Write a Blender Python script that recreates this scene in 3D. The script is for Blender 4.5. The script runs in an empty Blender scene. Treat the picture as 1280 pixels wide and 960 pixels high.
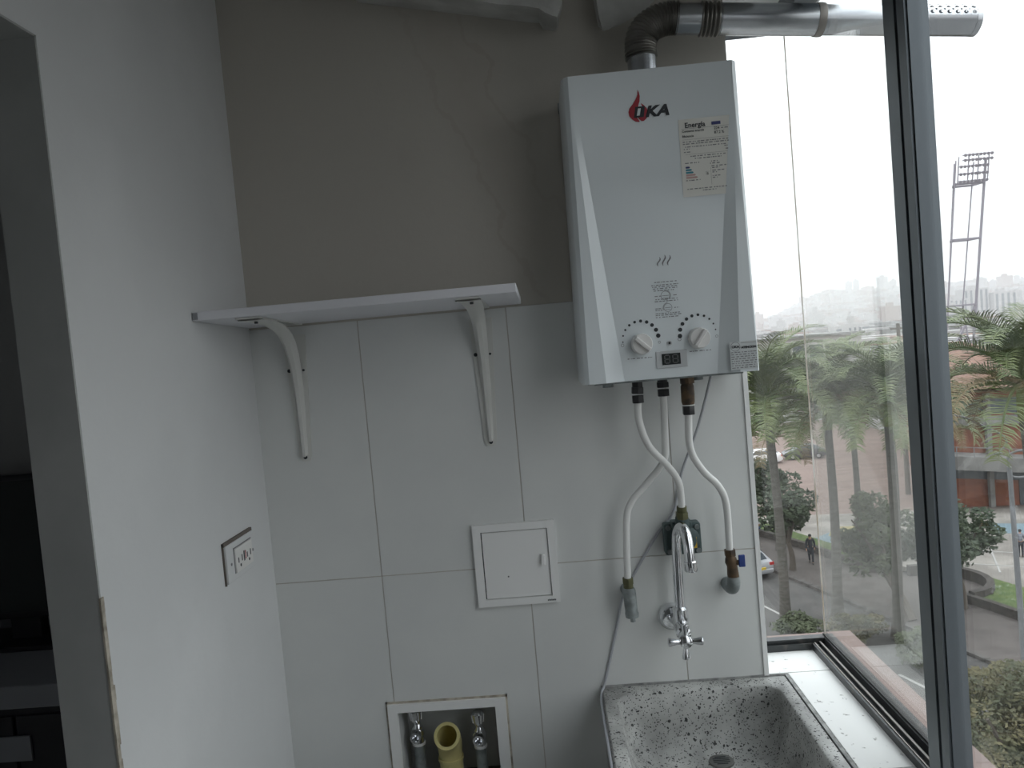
import bpy, bmesh, math, random
from mathutils import Vector, Matrix
C = bpy.context.scene.collection
SC = bpy.context.scene
rnd = random.Random(7)
PI = math.pi

# ---------------------------------------------------------------- camera
cam_data = bpy.data.cameras.new('camera')
cam_data.sensor_fit = 'HORIZONTAL'; cam_data.sensor_width = 36.0
cam_data.lens = 960.0 / 1280.0 * 36.0
cam_data.clip_start = 0.02; cam_data.clip_end = 8000
cam = bpy.data.objects.new('camera', cam_data); C.objects.link(cam)
yaw, pitch, roll = (math.radians(a) for a in (2.567, -2.789, -5.018))
fw = Vector((-math.sin(yaw)*math.cos(pitch), math.cos(yaw)*math.cos(pitch), math.sin(pitch)))
r0 = Vector((math.cos(yaw), math.sin(yaw), 0)); u0 = r0.cross(fw)
rt = math.cos(roll)*r0 + math.sin(roll)*u0
up = -math.sin(roll)*r0 + math.cos(roll)*u0
cam.matrix_world = Matrix(((rt.x, up.x, -fw.x, 0.0), (rt.y, up.y, -fw.y, -1.5), (rt.z, up.z, -fw.z, 1.54), (0, 0, 0, 1)))
SC.camera = cam

# ---------------------------------------------------------------- sky, exposure
w = bpy.data.worlds.new('overcast_sky'); SC.world = w; w.use_nodes = True
nt = w.node_tree; nt.nodes.clear()
wo = nt.nodes.new('ShaderNodeOutputWorld'); bg = nt.nodes.new('ShaderNodeBackground')
tc = nt.nodes.new('ShaderNodeTexCoord'); sx = nt.nodes.new('ShaderNodeSeparateXYZ'); cr = nt.nodes.new('ShaderNodeValToRGB')
cr.color_ramp.elements[0].position = 0.0; cr.color_ramp.elements[0].color = (0.97, 0.985, 1.0, 1)
cr.color_ramp.elements[1].position = 1.0; cr.color_ramp.elements[1].color = (0.89, 0.95, 1.0, 1)
nt.links.new(tc.outputs['Generated'], sx.inputs[0]); nt.links.new(sx.outputs['Z'], cr.inputs[0])
nt.links.new(cr.outputs[0], bg.inputs[0])
# an overcast sky is about three times brighter overhead than at the horizon: L = Lh (1 + 2 sin elevation)
mxz = nt.nodes.new('ShaderNodeMath'); mxz.operation = 'MAXIMUM'; mxz.inputs[1].default_value = 0.0; nt.links.new(sx.outputs['Z'], mxz.inputs[0])
mad = nt.nodes.new('ShaderNodeMath'); mad.operation = 'MULTIPLY_ADD'; mad.inputs[1].default_value = 2.0*1.25; mad.inputs[2].default_value = 1.25
nt.links.new(mxz.outputs[0], mad.inputs[0]); nt.links.new(mad.outputs[0], bg.inputs[1])
nt.links.new(bg.outputs[0], wo.inputs[0])
SC.view_settings.view_transform = 'Standard'; SC.view_settings.look = 'None'
SC.view_settings.exposure = 0.0; SC.view_settings.gamma = 1.0; SC.view_settings.use_curve_mapping = False
try:
    SC.cycles.volume_bounces = 2; SC.cycles.transparent_max_bounces = 16
except Exception:
    pass

# ---------------------------------------------------------------- materials
def mat(name, col, rough=0.6, metal=0.0, col2=None, scale=8.0, lo=0.4, hi=0.6, bump=0.0, bscale=60.0, spec=0.5, coat=0.0, detail=6.0, stretch=None):
    m = bpy.data.materials.new(name); m.use_nodes = True
    n = m.node_tree.nodes; l = m.node_tree.links; b = n['Principled BSDF']
    b.inputs['Base Color'].default_value = (*col, 1); b.inputs['Roughness'].default_value = rough
    b.inputs['Metallic'].default_value = metal; b.inputs['Specular IOR Level'].default_value = spec
    if coat: b.inputs['Coat Weight'].default_value = coat; b.inputs['Coat Roughness'].default_value = 0.08
    co = n.new('ShaderNodeTexCoord'); src = co.outputs['Object']
    if stretch:
        mp = n.new('ShaderNodeMapping'); mp.inputs['Scale'].default_value = stretch
        l.new(src, mp.inputs[0]); src = mp.outputs[0]
    if col2:
        t = n.new('ShaderNodeTexNoise'); t.inputs['Scale'].default_value = scale; t.inputs['Detail'].default_value = detail
        r = n.new('ShaderNodeValToRGB'); r.color_ramp.elements[0].position = lo; r.color_ramp.elements[1].position = hi
        r.color_ramp.elements[0].color = (*col, 1); r.color_ramp.elements[1].color = (*col2, 1)
        l.new(src, t.inputs['Vector']); l.new(t.outputs['Fac'], r.inputs[0]); l.new(r.outputs[0], b.inputs['Base Color'])
    if bump:
        t2 = n.new('ShaderNodeTexNoise'); t2.inputs['Scale'].default_value = bscale; t2.inputs['Detail'].default_value = 4
        bp = n.new('ShaderNodeBump'); bp.inputs['Strength'].default_value = bump; bp.inputs['Distance'].default_value = 0.01
        l.new(src, t2.inputs['Vector']); l.new(t2.outputs['Fac'], bp.inputs['Height']); l.new(bp.outputs[0], b.inputs['Normal'])
    return m

def glass_mat(name, tint, veil, dirt_scale=14):
    m = bpy.data.materials.new(name); m.use_nodes = True
    n = m.node_tree.nodes; l = m.node_tree.links; n.clear()
    o = n.new('ShaderNodeOutputMaterial'); tr = n.new('ShaderNodeBsdfTransparent'); tr.inputs[0].default_value = (*tint, 1)
    gl = n.new('ShaderNodeBsdfGlossy'); gl.inputs['Roughness'].default_value = 0.0
    lw = n.new('ShaderNodeLayerWeight'); lw.inputs[0].default_value = 0.5      # Schlick reflectance of each face
    pw_ = n.new('ShaderNodeMath'); pw_.operation = 'POWER'; pw_.inputs[1].default_value = 5.0; l.new(lw.outputs['Facing'], pw_.inputs[0])
    fr = n.new('ShaderNodeMath'); fr.operation = 'MULTIPLY_ADD'; fr.inputs[1].default_value = 0.96; fr.inputs[2].default_value = 0.04; l.new(pw_.outputs[0], fr.inputs[0])
    mx = n.new('ShaderNodeMixShader'); l.new(fr.outputs[0], mx.inputs[0]); l.new(tr.outputs[0], mx.inputs[1]); l.new(gl.outputs[0], mx.inputs[2])
    df = n.new('ShaderNodeBsdfDiffuse'); df.inputs[0].default_value = (0.75, 0.72, 0.66, 1)
    tl = n.new('ShaderNodeBsdfTranslucent'); tl.inputs[0].default_value = (0.75, 0.72, 0.66, 1)
    dm = n.new('ShaderNodeMixShader'); dm.inputs[0].default_value = 0.5
    l.new(df.outputs[0], dm.inputs[1]); l.new(tl.outputs[0], dm.inputs[2])
    co = n.new('ShaderNodeTexCoord'); ns = n.new('ShaderNodeTexNoise'); ns.inputs['Scale'].default_value = dirt_scale; ns.inputs['Detail'].default_value = 5
    mr = n.new('ShaderNodeMapRange'); mr.inputs['From Min'].default_value = 0.3; mr.inputs['From Max'].default_value = 0.8
    mr.inputs['To Min'].default_value = veil*0.6; mr.inputs['To Max'].default_value = veil*1.6
    l.new(co.outputs['Object'], ns.inputs['Vector']); l.new(ns.outputs['Fac'], mr.inputs['Value'])
    m2 = n.new('ShaderNodeMixShader'); l.new(mr.outputs[0], m2.inputs[0]); l.new(mx.outputs[0], m2.inputs[1]); l.new(dm.outputs[0], m2.inputs[2])
    l.new(m2.outputs[0], o.inputs[0])
    return m

def terrazzo(name):
    m = bpy.data.materials.new(name); m.use_nodes = True
    n = m.node_tree.nodes; l = m.node_tree.links; b = n['Principled BSDF']; b.inputs['Roughness'].default_value = 0.5
    co = n.new('ShaderNodeTexCoord'); last = None
    base = n.new('ShaderNodeTexNoise'); base.inputs['Scale'].default_value = 12; base.inputs['Detail'].default_value = 8
    br = n.new('ShaderNodeValToRGB'); br.color_ramp.elements[0].color = (0.25, 0.25, 0.24, 1); br.color_ramp.elements[1].color = (0.52, 0.52, 0.50, 1)
    br.color_ramp.elements[0].position = 0.35; br.color_ramp.elements[1].position = 0.65
    l.new(co.outputs['Object'], base.inputs['Vector']); l.new(base.outputs['Fac'], br.inputs[0]); last = br.outputs[0]
    for sc, th, c in ((85, 0.23, (0.03, 0.03, 0.03)), (150, 0.24, (0.09, 0.085, 0.08)), (230, 0.26, (0.05, 0.05, 0.048))):
        v = n.new('ShaderNodeTexVoronoi'); v.inputs['Scale'].default_value = sc; v.inputs['Randomness'].default_value = 1
        dn = n.new('ShaderNodeTexNoise'); dn.inputs['Scale'].default_value = sc*1.3; dn.inputs['Detail'].default_value = 2; l.new(co.outputs['Object'], dn.inputs['Vector'])
        dv_ = n.new('ShaderNodeVectorMath'); dv_.operation = 'MULTIPLY_ADD'; dv_.inputs[1].default_value = (0.9/sc,)*3; l.new(dn.outputs['Color'], dv_.inputs[0]); l.new(co.outputs['Object'], dv_.inputs[2])
        l.new(dv_.outputs[0], v.inputs['Vector'])
        cmp_ = n.new('ShaderNodeMath'); cmp_.operation = 'LESS_THAN'; cmp_.inputs[1].default_value = th
        l.new(v.outputs['Distance'], cmp_.inputs[0])
        sp = n.new('ShaderNodeSeparateColor'); l.new(v.outputs['Color'], sp.inputs[0])
        c2 = n.new('ShaderNodeMath'); c2.operation = 'GREATER_THAN'; c2.inputs[1].default_value = 0.36
        l.new(sp.outputs[0], c2.inputs[0])
        mu = n.new('ShaderNodeMath'); mu.operation = 'MULTIPLY'; l.new(cmp_.outputs[0], mu.inputs[0]); l.new(c2.outputs[0], mu.inputs[1])
        mx = n.new('ShaderNodeMix'); mx.data_type = 'RGBA'; mx.inputs['B'].default_value = (*c, 1)
        l.new(mu.outputs[0], mx.inputs['Factor']); l.new(last, mx.inputs['A']); last = mx.outputs['Result']
    l.new(last, b.inputs['Base Color'])
    return m

def stained_plaster(name):
    """beige painted plaster with one brown run of water stain and scuffs"""
    m = mat(name, (0.54, 0.51, 0.46), 0.8, bump=0.15, bscale=25)
    n = m.node_tree.nodes; l = m.node_tree.links; b = n['Principled BSDF']
    co = n.new('ShaderNodeTexCoord'); s = n.new('ShaderNodeSeparateXYZ'); l.new(co.outputs['Object'], s.inputs[0])
    ns = n.new('ShaderNodeTexNoise'); ns.inputs['Scale'].default_value = 9; ns.inputs['Detail'].default_value = 6
    l.new(co.outputs['Object'], ns.inputs['Vector'])
    ns2 = n.new('ShaderNodeTexNoise'); ns2.inputs['Scale'].default_value = 4; l.new(co.outputs['Object'], ns2.inputs['Vector'])
    def math_(op, a, bb):
        q = n.new('ShaderNodeMath'); q.operation = op
        for i, v in enumerate((a, bb)):
            if isinstance(v, (int, float)): q.inputs[i].default_value = v
            else: l.new(v, q.inputs[i])
        return q.outputs[0]
    # the run drifts right as it comes down: centre line x = -0.13 + (2.1 - z) * 0.42
    cx = math_('ADD', -0.15, math_('MULTIPLY', math_('SUBTRACT', 2.15, s.outputs['Z']), 0.40))
    d = math_('ABSOLUTE', math_('SUBTRACT', math_('ADD', s.outputs['X'], math_('MULTIPLY', math_('SUBTRACT', ns.outputs['Fac'], 0.5), 0.16)), cx), 0)
    band = math_('SUBTRACT', 1.0, math_('MINIMUM', math_('DIVIDE', d, 0.08), 1.0))
    edge = math_('LESS_THAN', math_('ABSOLUTE', math_('SUBTRACT', d, 0.052), 0), 0.005)
    f = math_('MULTIPLY', math_('ADD', math_('MULTIPLY', band, 0.13), math_('MULTIPLY', edge, 0.13)), math_('MULTIPLY', ns2.outputs['Fac'], 1.6))
    mx = n.new('ShaderNodeMix'); mx.data_type = 'RGBA'
    mx.inputs['A'].default_value = (0.54, 0.51, 0.46, 1); mx.inputs['B'].default_value = (0.30, 0.21, 0.16, 1)
    l.new(f, mx.inputs['Factor']); l.new(mx.outputs['Result'], b.inputs['Base Color'])
    return m

M = dict(
    paint=mat('white_wall_paint', (0.74, 0.75, 0.75), 0.7, col2=(0.69, 0.70, 0.70), scale=3, bump=0.08, bscale=30),
    jamb=mat('shaded_jamb_paint', (0.46, 0.47, 0.46), 0.8, col2=(0.40, 0.41, 0.40), scale=6),  # the white wall paint, its colour darkened for the shade on the jamb
    upper=stained_plaster('stained_beige_plaster'),
    grout=mat('tile_grout', (0.52, 0.49, 0.45), 0.9),
    tile=mat('glazed_white_tile', (0.74, 0.75, 0.735), 0.3, col2=(0.70, 0.71, 0.70), scale=4),
    silltile=mat('dusty_sill_tile', (0.82, 0.82, 0.80), 0.4, col2=(0.30, 0.29, 0.27), scale=60, lo=0.64, hi=0.69),
    trim=mat('white_trim', (0.85, 0.85, 0.84), 0.4),
    bead=mat('bare_corner_bead', (0.55, 0.50, 0.42), 0.9, col2=(0.30, 0.27, 0.22), scale=40),
    mortar=mat('grey_mortar', (0.22, 0.22, 0.22), 0.9, col2=(0.42, 0.42, 0.41), scale=40),
    floor=mat('floor_tile', (0.60, 0.59, 0.56), 0.5),
    ceil=mat('ceiling_paint', (0.55, 0.54, 0.52), 0.8),
    broken=mat('broken_plaster', (0.62, 0.62, 0.60), 0.85, col2=(0.48, 0.48, 0.46), scale=12, bump=0.4, bscale=40),
    enamel=mat('white_enamel', (0.77, 0.82, 0.84), 0.28, coat=0.3),
    knob=mat('cream_knob', (0.78, 0.77, 0.75), 0.4),
    ink=mat('black_ink', (0.03, 0.035, 0.04), 0.6),
    greyink=mat('grey_ink', (0.22, 0.22, 0.23), 0.6),
    red=mat('flame_red', (0.36, 0.03, 0.045), 0.5),
    paper=mat('label_paper', (0.72, 0.71, 0.66), 0.7),
    teal=mat('teal_ink', (0.05, 0.25, 0.32), 0.6), navy=mat('navy_ink', (0.05, 0.06, 0.18), 0.6), pink=mat('pink_ink', (0.55, 0.36, 0.34), 0.6),
    sticker=mat('silver_sticker', (0.66, 0.69, 0.69), 0.5), bezel=mat('display_bezel', (0.55, 0.57, 0.58), 0.4), screen=mat('dark_screen', (0.02, 0.025, 0.025), 0.2), seg=mat('unlit_segment', (0.13, 0.135, 0.135), 0.4),
    chrome=mat('chrome', (0.80, 0.81, 0.83), 0.12, 1.0), steel=mat('galvanised_flue', (0.62, 0.64, 0.66), 0.26, 1.0, col2=(0.45, 0.47, 0.50), scale=6, stretch=(1, 6, 6)),
    darksteel=mat('corrugated_flue', (0.30, 0.29, 0.27), 0.35, 1.0),
    brass=mat('old_brass', (0.13, 0.085, 0.05), 0.5, 0.5, col2=(0.06, 0.045, 0.035), scale=60), black=mat('black_plastic', (0.02, 0.02, 0.022), 0.4),
    pex=mat('white_pipe', (0.80, 0.80, 0.78), 0.35), cable=mat('grey_cable', (0.42, 0.43, 0.46), 0.5),
    galv=mat('grey_galvanised_fitting', (0.30, 0.33, 0.33), 0.55, 0.3, col2=(0.20, 0.22, 0.22), scale=50), blue=mat('blue_lever', (0.02, 0.05, 0.22), 0.4),
    green=mat('dark_green_cast_metal', (0.06, 0.09, 0.09), 0.5), yellow=mat('yellow_sticker', (0.55, 0.36, 0.03), 0.5), olive=mat('olive_fitting', (0.12, 0.12, 0.06), 0.5, 0.4),
    terr=terrazzo('terrazzo'), drain=mat('drain_metal', (0.25, 0.25, 0.24), 0.4, 0.8),
    melamine=mat('white_melamine', (0.78, 0.78, 0.82), 0.45), bracket=mat('white_bracket', (0.70, 0.70, 0.67), 0.45), edge=mat('grey_board_end', (0.30, 0.30, 0.32), 0.7),
    pvc=mat('cream_pvc', (0.62, 0.55, 0.25), 0.4), recess=mat('recess_grey', (0.55, 0.56, 0.55), 0.8), recdark=mat('dark_recess', (0.16, 0.14, 0.12), 0.9),  # last one is an even dark brown for recess floor and outlet gap
    alu=mat('dark_grey_aluminium', (0.13, 0.15, 0.165), 0.38, 0.4), alurail=mat('dark_window_rail', (0.045, 0.048, 0.05), 0.4, 0.4, col2=(0.12, 0.11, 0.10), scale=40, lo=0.55, hi=0.75), alublk=mat('black_rubber_seal', (0.02, 0.02, 0.02), 0.6), alulite=mat('worn_aluminium_track', (0.30, 0.28, 0.26), 0.5, 0.6),
    glass=glass_mat('dusty_window_glass', (0.95, 0.965, 0.96), 0.028), glass2=glass_mat('clean_window_glass', (0.96, 0.97, 0.97), 0.008),
    glassedge=mat('glass_edge_silicone', (0.70, 0.67, 0.62), 0.5, col2=(0.40, 0.32, 0.24), scale=9),
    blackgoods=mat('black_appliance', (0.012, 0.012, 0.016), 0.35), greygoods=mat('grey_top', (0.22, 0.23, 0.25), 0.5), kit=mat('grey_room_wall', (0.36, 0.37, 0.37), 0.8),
    # outdoors
    asphalt=mat('asphalt', (0.075, 0.071, 0.068), 0.95, col2=(0.095, 0.09, 0.085), scale=0.8),
    walk=mat('brown_sidewalk', (0.082, 0.070, 0.064), 0.95, col2=(0.105, 0.09, 0.082), scale=1.2), kerb=mat('kerb_stone', (0.115, 0.105, 0.097), 0.95, col2=(0.06, 0.055, 0.05), scale=3),
    wallstone=mat('low_wall_stone', (0.065, 0.055, 0.048), 0.95, col2=(0.04, 0.034, 0.03), scale=4),
    grass=mat('lawn', (0.055, 0.09, 0.022), 0.95, col2=(0.09, 0.12, 0.036), scale=3), court=mat('beige_court', (0.30, 0.275, 0.245), 0.95, col2=(0.19, 0.172, 0.152), scale=0.4),
    plaza=mat('pink_brick_plaza', (0.20, 0.145, 0.122), 0.95, col2=(0.165, 0.118, 0.10), scale=0.25, stretch=(1, 6, 1)), paintw=mat('white_line_paint', (0.34, 0.33, 0.31), 0.9),
    murb=mat('mural_blue', (0.15, 0.21, 0.24), 0.9), mury=mat('mural_yellow', (0.28, 0.24, 0.12), 0.9),
    brick=mat('orange_brick', (0.22, 0.085, 0.05), 0.9, col2=(0.17, 0.065, 0.042), scale=2), conc=mat('weathered_concrete', (0.20, 0.195, 0.185), 0.95, col2=(0.14, 0.135, 0.13), scale=1),
    roof=mat('terracotta_roof', (0.22, 0.125, 0.09), 0.9, col2=(0.17, 0.10, 0.075), scale=1), render=mat('pale_render', (0.40, 0.39, 0.37), 0.9), winglass=mat('dark_far_window', (0.07, 0.08, 0.09), 0.2),
    frond=mat('palm_frond', (0.060, 0.090, 0.024), 0.5, col2=(0.12, 0.145, 0.05), scale=1.5), fronddry=mat('dry_palm_frond', (0.16, 0.12, 0.06), 0.7),
    trunk=mat('grey_palm_trunk', (0.10, 0.092, 0.08), 0.9, col2=(0.065, 0.06, 0.05), scale=3, stretch=(1, 1, 5)), shaft=mat('palm_crownshaft', (0.12, 0.13, 0.035), 0.6),
    leaf=mat('dark_leaf', (0.026, 0.042, 0.018), 0.6, col2=(0.05, 0.07, 0.03), scale=1.5), leafo=mat('olive_leaf', (0.042, 0.048, 0.018), 0.6, col2=(0.10, 0.085, 0.032), scale=1.2),
    leafp=mat('pale_leaf', (0.075, 0.09, 0.045), 0.7, col2=(0.048, 0.06, 0.028), scale=1.5), bark=mat('brown_bark', (0.09, 0.075, 0.06), 0.95),
    towerm=mat('painted_steel_tower', (0.26, 0.24, 0.27), 0.6), lampm=mat('grey_lamp_post', (0.17, 0.175, 0.18), 0.5), lens=mat('lamp_lens', (0.6, 0.6, 0.6), 0.2),
    hill=mat('hill_vegetation', (0.09, 0.11, 0.07), 0.95, col2=(0.24, 0.22, 0.20), scale=0.02, lo=0.42, hi=0.58), city=mat('pale_city_walls', (0.36, 0.34, 0.33), 0.9), citb=mat('brick_city_walls', (0.26, 0.19, 0.165), 0.9),
    carp=mat('silver_car_paint', (0.50, 0.51, 0.53), 0.3, 0.6, coat=0.5), carw=mat('white_car_paint', (0.75, 0.75, 0.75), 0.3, coat=0.5), card=mat('dark_car_paint', (0.06, 0.06, 0.07), 0.3, coat=0.5),
    tyre=mat('tyre', (0.02, 0.02, 0.02), 0.9), tail=mat('red_tail_lamp', (0.40, 0.02, 0.02), 0.3), plate=mat('yellow_plate', (0.60, 0.42, 0.05), 0.5),
    skin=mat('skin', (0.32, 0.18, 0.12), 0.6), clothd=mat('dark_coat', (0.025, 0.028, 0.035), 0.9), clothw=mat('white_shirt', (0.65, 0.65, 0.66), 0.9), clothb=mat('blue_jeans', (0.05, 0.08, 0.20), 0.9),
    clothg=mat('grey_shirt', (0.28, 0.29, 0.32), 0.9, col2=(0.10, 0.11, 0.14), scale=6, stretch=(0.2, 0.2, 6)), clothr=mat('maroon_shirt', (0.22, 0.07, 0.07), 0.9), hair=mat('black_hair', (0.015, 0.012, 0.01), 0.7),
    ledge=mat('pink_ledge_stone', (0.26, 0.19, 0.17), 0.95, col2=(0.21, 0.16, 0.145), scale=8),
)

# ---------------------------------------------------------------- mesh helpers
class MB:
    def __init__(s): s.v = []; s.f = []; s.m = []
    def add(s, vs, fs, mi=0):
        o = len(s.v); s.v += [tuple(v) for v in vs]; s.f += [tuple(i+o for i in f) for f in fs]; s.m += [mi]*len(fs); return s
    def box(s, lo, hi, mi=0):
        x0, y0, z0 = lo; x1, y1, z1 = hi
        return s.add([(x0,y0,z0),(x1,y0,z0),(x1,y1,z0),(x0,y1,z0),(x0,y0,z1),(x1,y0,z1),(x1,y1,z1),(x0,y1,z1)],
                     [(0,3,2,1),(4,5,6,7),(0,1,5,4),(1,2,6,5),(2,3,7,6),(3,0,4,7)], mi)
    def bar(s, a, b, wx, wy=None, mi=0, ref=(0, 0, 1)):
        a = Vector(a); b = Vector(b); d = (b-a).normalized(); wy = wy or wx
        r = Vector(ref)
        if abs(d.dot(r)) > 0.95: r = Vector((0, 1, 0))
        u = d.cross(r).normalized(); v = d.cross(u)
        ps = []
        for p in (a, b):
            for su, sv in ((-1,-1),(1,-1),(1,1),(-1,1)): ps.append(p+u*su*wx/2+v*sv*wy/2)
        return s.add(ps, [(0,1,2,3),(7,6,5,4),(0,4,5,1),(1,5,6,2),(2,6,7,3),(3,7,4,0)], mi)
    def tube(s, pts, rad, n=12, mi=0, cap=True, closed=False):
        pts = [Vector(p) for p in pts]; k = len(pts)
        if not isinstance(rad, (list, tuple)): rad = [rad]*k
        t0 = None; rings = []; u = None
        for i, p in enumerate(pts):
            if closed: t = pts[(i+1) % k]-pts[i-1]
            else: t = pts[min(i+1, k-1)]-pts[max(i-1, 0)]
            if t.length < 1e-9: t = t0 or Vector((0,0,1))
            t.normalize()
            if u is None:
                a = Vector((0,0,1)) if abs(t.z) < 0.9 else Vector((1,0,0))
                u = t.cross(a).normalized()
            else:
                u = (u-t*u.dot(t)); u = u.normalized() if u.length > 1e-6 else t.orthogonal().normalized()
            t0 = t; v = t.cross(u)
            rings.append([p+(u*math.cos(2*PI*j/n)+v*math.sin(2*PI*j/n))*rad[i] for j in range(n)])
        vs = [q for r in rings for q in r]; fs = []
        for i in range(k if closed else k-1):
            a = i*n; b = ((i+1) % k)*n
            for j in range(n): fs.append((a+j, a+(j+1) % n, b+(j+1) % n, b+j))
        if cap and not closed: fs.append(tuple(range(n-1, -1, -1))); fs.append(tuple((k-1)*n+j for j in range(n)))
        return s.add(vs, fs, mi)
    def cyl(s, a, b, r, r2=None, n=16, mi=0): return s.tube([a, b], [r, r if r2 is None else r2], n, mi)
    def prism(s, poly, axis, a, b, mi=0):
        """poly of 2D points in the other two axes (x,y,z order), extruded on axis from a to b"""
        def P(p, h): q = list(p); q.insert(axis, h); return q
        n = len(poly); vs = [P(p, a) for p in poly]+[P(p, b) for p in poly]
        fs = [tuple(range(n)), tuple(range(2*n-1, n-1, -1))]+[(i, n+i, n+(i+1) % n, (i+1) % n) for i in range(n)]
        return s.add(vs, fs, mi)
    def ball(s, c, r, n=10, mi=0):
        c = Vector(c); r = r if isinstance(r, (tuple, list)) else (r, r, r); vs = []; k = n//2
        for i in range(k+1):
            th = PI*i/k
            for j in range(n): ph = 2*PI*j/n; vs.append((c.x+r[0]*math.sin(th)*math.cos(ph), c.y+r[1]*math.sin(th)*math.sin(ph), c.z+r[2]*math.cos(th)))
        fs = [(i*n+j, (i+1)*n+j, (i+1)*n+(j+1) % n, i*n+(j+1) % n) for i in range(k) for j in range(n)]
        return s.add(vs, fs, mi)
    def mesh(s, name, mats, smooth=35, bevel=0.0, recalc=True):
        me = bpy.data.meshes.new(name); me.from_pydata(s.v, [], s.f)
        for mm in (mats if isinstance(mats, (list, tuple)) else [mats]): me.materials.append(mm)
        me.polygons.foreach_set('material_index', s.m)
        if recalc or bevel:
            bm = bmesh.new(); bm.from_mesh(me)
            bmesh.ops.remove_doubles(bm, verts=bm.verts, dist=1e-6)
            if recalc: bmesh.ops.recalc_face_normals(bm, faces=bm.faces)
            if bevel:
                es = [e for e in bm.edges if len(e.link_faces) == 2 and e.calc_face_angle(0) > 0.5]
                bmesh.ops.bevel(bm, geom=es, offset=bevel, segments=2, affect='EDGES', profile=0.5)
            bm.to_mesh(me); bm.free()
        if smooth: me.shade_smooth(); me.set_sharp_from_angle(angle=math.radians(smooth))
        me.update(); return me
    def build(s, name, mats, parent=None, smooth=35, bevel=0.0, recalc=True):
        return put(name, s.mesh(name, mats, smooth, bevel, recalc), parent)

def put(name, me, parent=None, loc=None):
    o = bpy.data.objects.new(name, me); C.objects.link(o)
    if parent is not None: o.parent = parent; o.matrix_parent_inverse = Matrix.Translation(-Vector(parent.location))
    if loc: o.location = loc
    return o
def tag(o, label, cat, group=None):
    o['label'] = label; o['category'] = cat
    if group: o['group'] = group
    return o
def thing(name, label, cat, loc=(0,0,0), group=None):
    o = bpy.data.objects.new(name, None); C.objects.link(o); o.location = loc; o.empty_display_size = 0.05
    return tag(o, label, cat, group)
def struct(o): o['kind'] = 'structure'; return o
def stuff(o): o['kind'] = 'stuff'; return o
def label(o, t): o['label'] = t; return o
def B(lo, hi): return MB().box(lo, hi)
def smoothpath(pts, n=8):
    pts = [Vector(p) for p in pts]; out = []
    for i in range(len(pts)-1):
        p0 = pts[max(i-1, 0)]; p1 = pts[i]; p2 = pts[i+1]; p3 = pts[min(i+2, len(pts)-1)]
        for k in range(n):
            t = k/n
            out.append(0.5*((2*p1)+(p2-p0)*t+(2*p0-5*p1+4*p2-p3)*t*t+(3*p1-p0-3*p2+p3)*t**3))
    return out+[pts[-1]]

# ================================================================ ROOM SHELL
XL = -0.576
struct(B((-0.646, -3.0, -0.1), (0.56, 0.12, 0.0)).build('floor', M['floor'], smooth=0))
struct(B((-0.72, -3.1, 2.40), (0.56, 0.14, 2.5)).build('ceiling', M['ceil'], smooth=0))
# back wall: painted plaster above, tiled below, with an opening for the valve box
wb = struct(MB().box((XL, 0.0, 1.6175), (0.392, 0.118, 2.40)).build('wall_back', M['upper'], smooth=0))
bk = MB().box((XL, 0.0012, 0.85), (0.383, 0.118, 1.6175)).box((XL, 0.0012, 0.0), (-0.374, 0.118, 0.85)).box((-0.135, 0.0012, 0.0), (0.383, 0.118, 0.85))
bk.box((-0.374, 0.0012, 0.0), (-0.135, 0.118, 0.62)).box((-0.374, 0.10, 0.62), (-0.135, 0.118, 0.85))
bk.build('tile_backing', M['grout'], wb, smooth=0)
cols = [(XL, -0.361), (-0.359, -0.068), (-0.066, 0.2285), (0.2305, 0.3805)]
rows = [(1.107, 1.6165), (0.599, 1.105), (0.09, 0.597)]
HOLE = (-0.376, -0.133, 0.60, 0.847)
for (x0, x1) in cols:
    for (z0, z1) in rows:
        m = MB()
        if z1 < 1.106 and z0 > 0.5 and x0 < HOLE[1] and x1 > HOLE[0]:
            m.box((x0, 0, HOLE[3]), (x1, 0.0012, z1))
            if x0 < HOLE[0]: m.box((x0, 0, z0), (HOLE[0], 0.0012, HOLE[3]))
            if x1 > HOLE[1]: m.box((HOLE[1], 0, z0), (x1, 0.0012, HOLE[3]))
            m.build('tile', M['tile'], wb, smooth=0)
        else:
            m.box((x0, 0, z0), (x1, 0.0012, z1)).build('tile', M['tile'], wb, smooth=0, bevel=0.0004)
struct(MB().prism([(0.378, -0.003), (0.387, -0.003), (0.387, 0.11), (0.3833, 0.11), (0.3833, 0.0), (0.378, 0.0)], 2, 0.8525, 1.6175).build('trim_1', M['trim'], smooth=0))
# left wall with the doorway on its near side
wl = MB().box((-0.642, -0.579, 0), (XL, 0.118, 2.40)).box((-0.642, -1.45, 1.963), (XL, -0.579, 2.40)).box((-0.642, -3.0, 0), (XL, -1.45, 2.40))
wlo = struct(wl.build('wall_left', M['paint'], smooth=0))
jb = MB().box((-0.643, -0.5815, 0), (XL-0.0005, -0.579, 1.963)).box((-0.643, -1.45, 1.9605), (XL-0.0005, -0.579, 1.9632))
jb.build('door_jamb', M['jamb'], wlo, smooth=0)
# chipped corner bead low down on the doorway corner
cb = MB(); zz = 0.0
while zz < 1.26:
    wv = 0.003+0.004*rnd.random()*(1 if zz < 1.15 else 0.4)
    cb.box((XL-0.001, -0.5825, zz), (XL+0.0016, -0.5825+wv+0.003, zz+0.019)); zz += 0.019
cb.build('corner_bead', M['bead'], wlo, smooth=0)
struct(B((-0.642, -3.1, 0), (0.56, -3.0, 2.40)).build('wall_front', M['paint'], smooth=0))
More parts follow.
